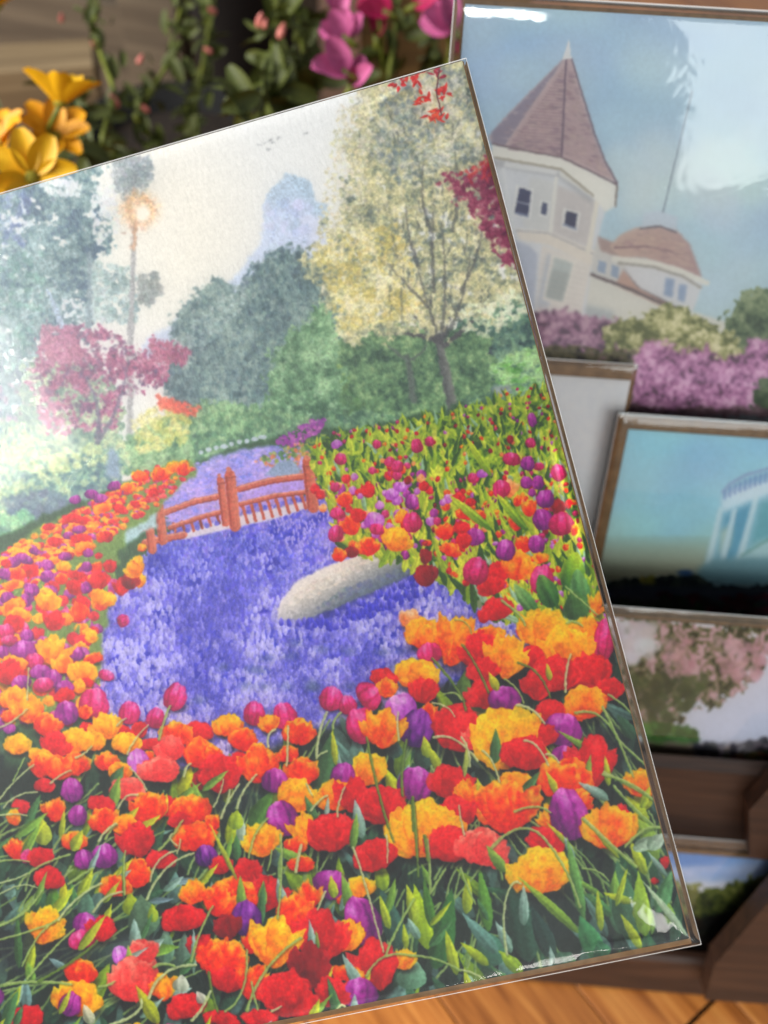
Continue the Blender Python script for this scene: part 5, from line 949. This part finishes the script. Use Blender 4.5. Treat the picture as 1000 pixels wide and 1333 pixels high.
def sprig(path, label, n, name='leafy_sprig', buds=(), size=1., me=None):
    P = np.array(path, float); root = empty(name, P[0]); P = P-P[0]
    t = np.linspace(0, len(P)-1, 22); Q = np.stack([np.interp(t, range(len(P)), P[:, k]) for k in range(3)], 1)
    v, f = tube(Q, .0019, .0010); mesh('stem', v, f, STEM, root, True)
    n = int(n*1.9)
    for k in range(n):
        q = Q[min(21, int(3+19*(k/n)))]; a = k*2.4+rg.uniform(-.4, .4)
        inst('leaf', me or lf, root, aim(q+V3(*rg.normal(0, .0035, 3)), V3(*rg.normal(0, .7, 3))+V3(math.cos(a)*.5, -.5, .6), rg.uniform(0, 6.28)) @ Matrix.Scale(size*rg.uniform(.45, 1.45), 4))
    for (p, r) in buds:
        v, f = lathe([(.0001, -r*.9), (r*.45, -r*.6), (r*.55, 0), (r*.4, r*.7), (.0001, r*1.3)], 10); o = mesh('bud', v, f, BUD, root, True); o.location = np.array(p)-np.array(path[0]); o.rotation_euler = rg.uniform(-.9, .9, 3)
    return tag(root, label, 'plant')
S = lambda *q: [W(*p) for p in q]
sprig([(-.15, .575, .165)]+S((175, 150, .56), (215, 90, .56), (235, 10, .57)), 'leafy green sprig in front of the weathered crate', 26, buds=[(W(277, 14, .56), .0035), (W(272, 66, .56), .003)])
sprig([(-.14, .585, .165)]+S((250, 160, .57), (262, 95, .57), (280, -10, .58)), 'leafy green sprig left of the tall black pot', 30, size=1.15)
sprig([(-.16, .57, .165)]+S((130, 190, .52), (150, 120, .53), (120, 40, .55), (128, 0, .56)), 'thin leafy sprig with small pink buds right of the daisies', 20, buds=[(W(122, 58, .54), .003), (W(182, 78, .54), .003), (W(190, 142, .54), .003), (W(80, 24, .55), .003), (W(150, 132, .53), .004)])
sprig([(-.17, .57, .165)]+S((100, 200, .5), (104, 150, .5), (98, 110, .52)), 'short leafy sprig beside the yellow daisies', 12, me=lf2)
sprig([(-.03, .555, .150)]+S((345, 160, .50), (352, 90, .50), (362, -5, .51)), 'dense leafy stem right of the tall black pot', 34, size=1.1, buds=[(W(338, 28, .49), .004), (W(366, 42, .49), .004), (W(345, 32, .49), .0025)], me=lf2)
sprig([(-.03, .555, .150)]+S((322, 160, .46), (325, 130, .46), (322, 108, .46)), 'small sprig with round red edged leaves above the print edge', 12, me=lf2)
sprig([(-.02, .56, .150)]+S((400, 140, .52), (395, 70, .52), (385, -5, .53)), 'green stem among the pink flowers', 30, size=1.2, me=lf2)
sprig([(-.005, .56, .150)]+S((505, 110, .53), (512, 60, .53), (520, -5, .54)), 'slim green stem right of the pink flowers', 14, me=lf2)
sprig([(.005, .56, .150)]+S((562, 90, .55), (566, 60, .55), (570, 20, .56)), 'small leafy stem beside the sleeve of the house print', 12, me=lf2)
lobe_p = petal_mesh('petal', .016, .0052, .7, .2, PNK, .7); lobe_m = petal_mesh('petal', .016, .0052, .7, .2, MAG, .7)
def pink(base, blooms, label):
    root = empty('pink_flower', base); b = np.array(base, float)
    top = np.mean([W(*q[0]) for q in blooms], 0)-b
    v, f = tube(stem_pts((0, 0, 0), top, .006), .0018, .0012); mesh('stem', v, f, STEM, root, True)
    for (p, deg, k, sc) in blooms:
        o = empty('blossom'); o.parent = root; q = W(*p)-b
        o.matrix_local = Matrix.Translation(Vector(q)) @ frame(V3(0, 0, 0), RGT, UPV, -FWD) @ Matrix.Rotation(math.radians(deg), 4, 'Z')
        for (a, tx) in ((-26, .5), (24, .35), (2, -.35)):
            inst('petal', lobe_m if k else lobe_p, o, Matrix.Rotation(math.radians(a+rg.uniform(-8, 8)), 4, 'Z') @ Matrix.Translation((0, 0, .001*(tx+.5))) @ Matrix.Rotation(tx, 4, 'X') @ Matrix.Rotation(rg.uniform(-.5, .5), 4, 'Y') @ Matrix.Scale(sc, 4))
        v, f = tube([(0, -.006, -.002), (0, .003, .001)], .0014, .0022); mesh('calyx', v, f, STEM, o, True)
    return tag(root, label, 'flower', 'pink flowers behind the garden print')
BP = (-.012, .558, .150)
pink(BP, [((452, 52, .48), 62, 0, .95), ((455, 50, .485), -20, 0, .8), ((452, 96, .475), 70, 0, 1.15), ((458, 112, .48), -38, 0, .9), ((462, 110, .48), 12, 1, .6)], 'pink two lipped blossoms above the top edge of the garden print')
pink((-.008, .562, .150), [((440, 22, .50), 10, 0, .9), ((505, 18, .51), 75, 1, 1.1), ((540, 8, .51), -75, 1, .9), ((490, 48, .52), 0, 1, .8)], 'darker magenta blossoms at the top edge of the photo')
pink((.012, .57, .150), [((590, 40, .50), 50, 0, 1.15), ((585, 42, .505), 5, 0, 1.0), ((588, 72, .52), -10, 1, .6)], 'pink blossom touching the sleeve of the house print')
# weathered crate behind the plants
crate = empty('wooden_crate', (-.30, .80, .0005)); crate.rotation_euler = (0, 0, math.radians(-12)); tag(crate, 'weathered grey wooden crate behind the flower pots', 'crate')
for z0, z1 in ((.004, .085), (.092, .172), (.179, .26)):
    v, f = boxm(-.16, .17, 0, .012, z0, z1, .0015); mesh('slat', v, f, CRATE, crate)
for x0 in (-.12, .08): v, f = boxm(x0, x0+.05, -.0125, -.0005, 0, .262, .002); mesh('corner_post', v, f, CRATE, crate)
for x0 in (-.16, .158):
    v, f = boxm(x0, x0+.012, .0125, .22, .004, .25, .0015); mesh('side_slat', v, f, CRATE, crate)
v, f = boxm(-.16, .17, .2205, .232, .004, .25, .0015); mesh('slat', v, f, CRATE, crate)
board = mesh('wooden_board', *boxm(-.07, .07, 0, .016, 0, .34, .002), OCHRE); board.location = (.035, .80, .0005); board.rotation_euler = (math.radians(-6), 0, math.radians(6))
tag(board, 'ochre wooden board standing behind the pink flowers', 'board')
bar = mesh('timber_beam', *boxm(-.15, .15, -.02, .02, 0, .03, .002), wood('pale_timber', (104, 86, 60), (124, 104, 74), (140, 120, 88), .5, .8)); bar.location = (-.36, .63, .16); 
bar.rotation_euler = (0, 0, math.radians(14)); tag(bar, 'pale timber beam end at the top left behind the daisies', 'beam')
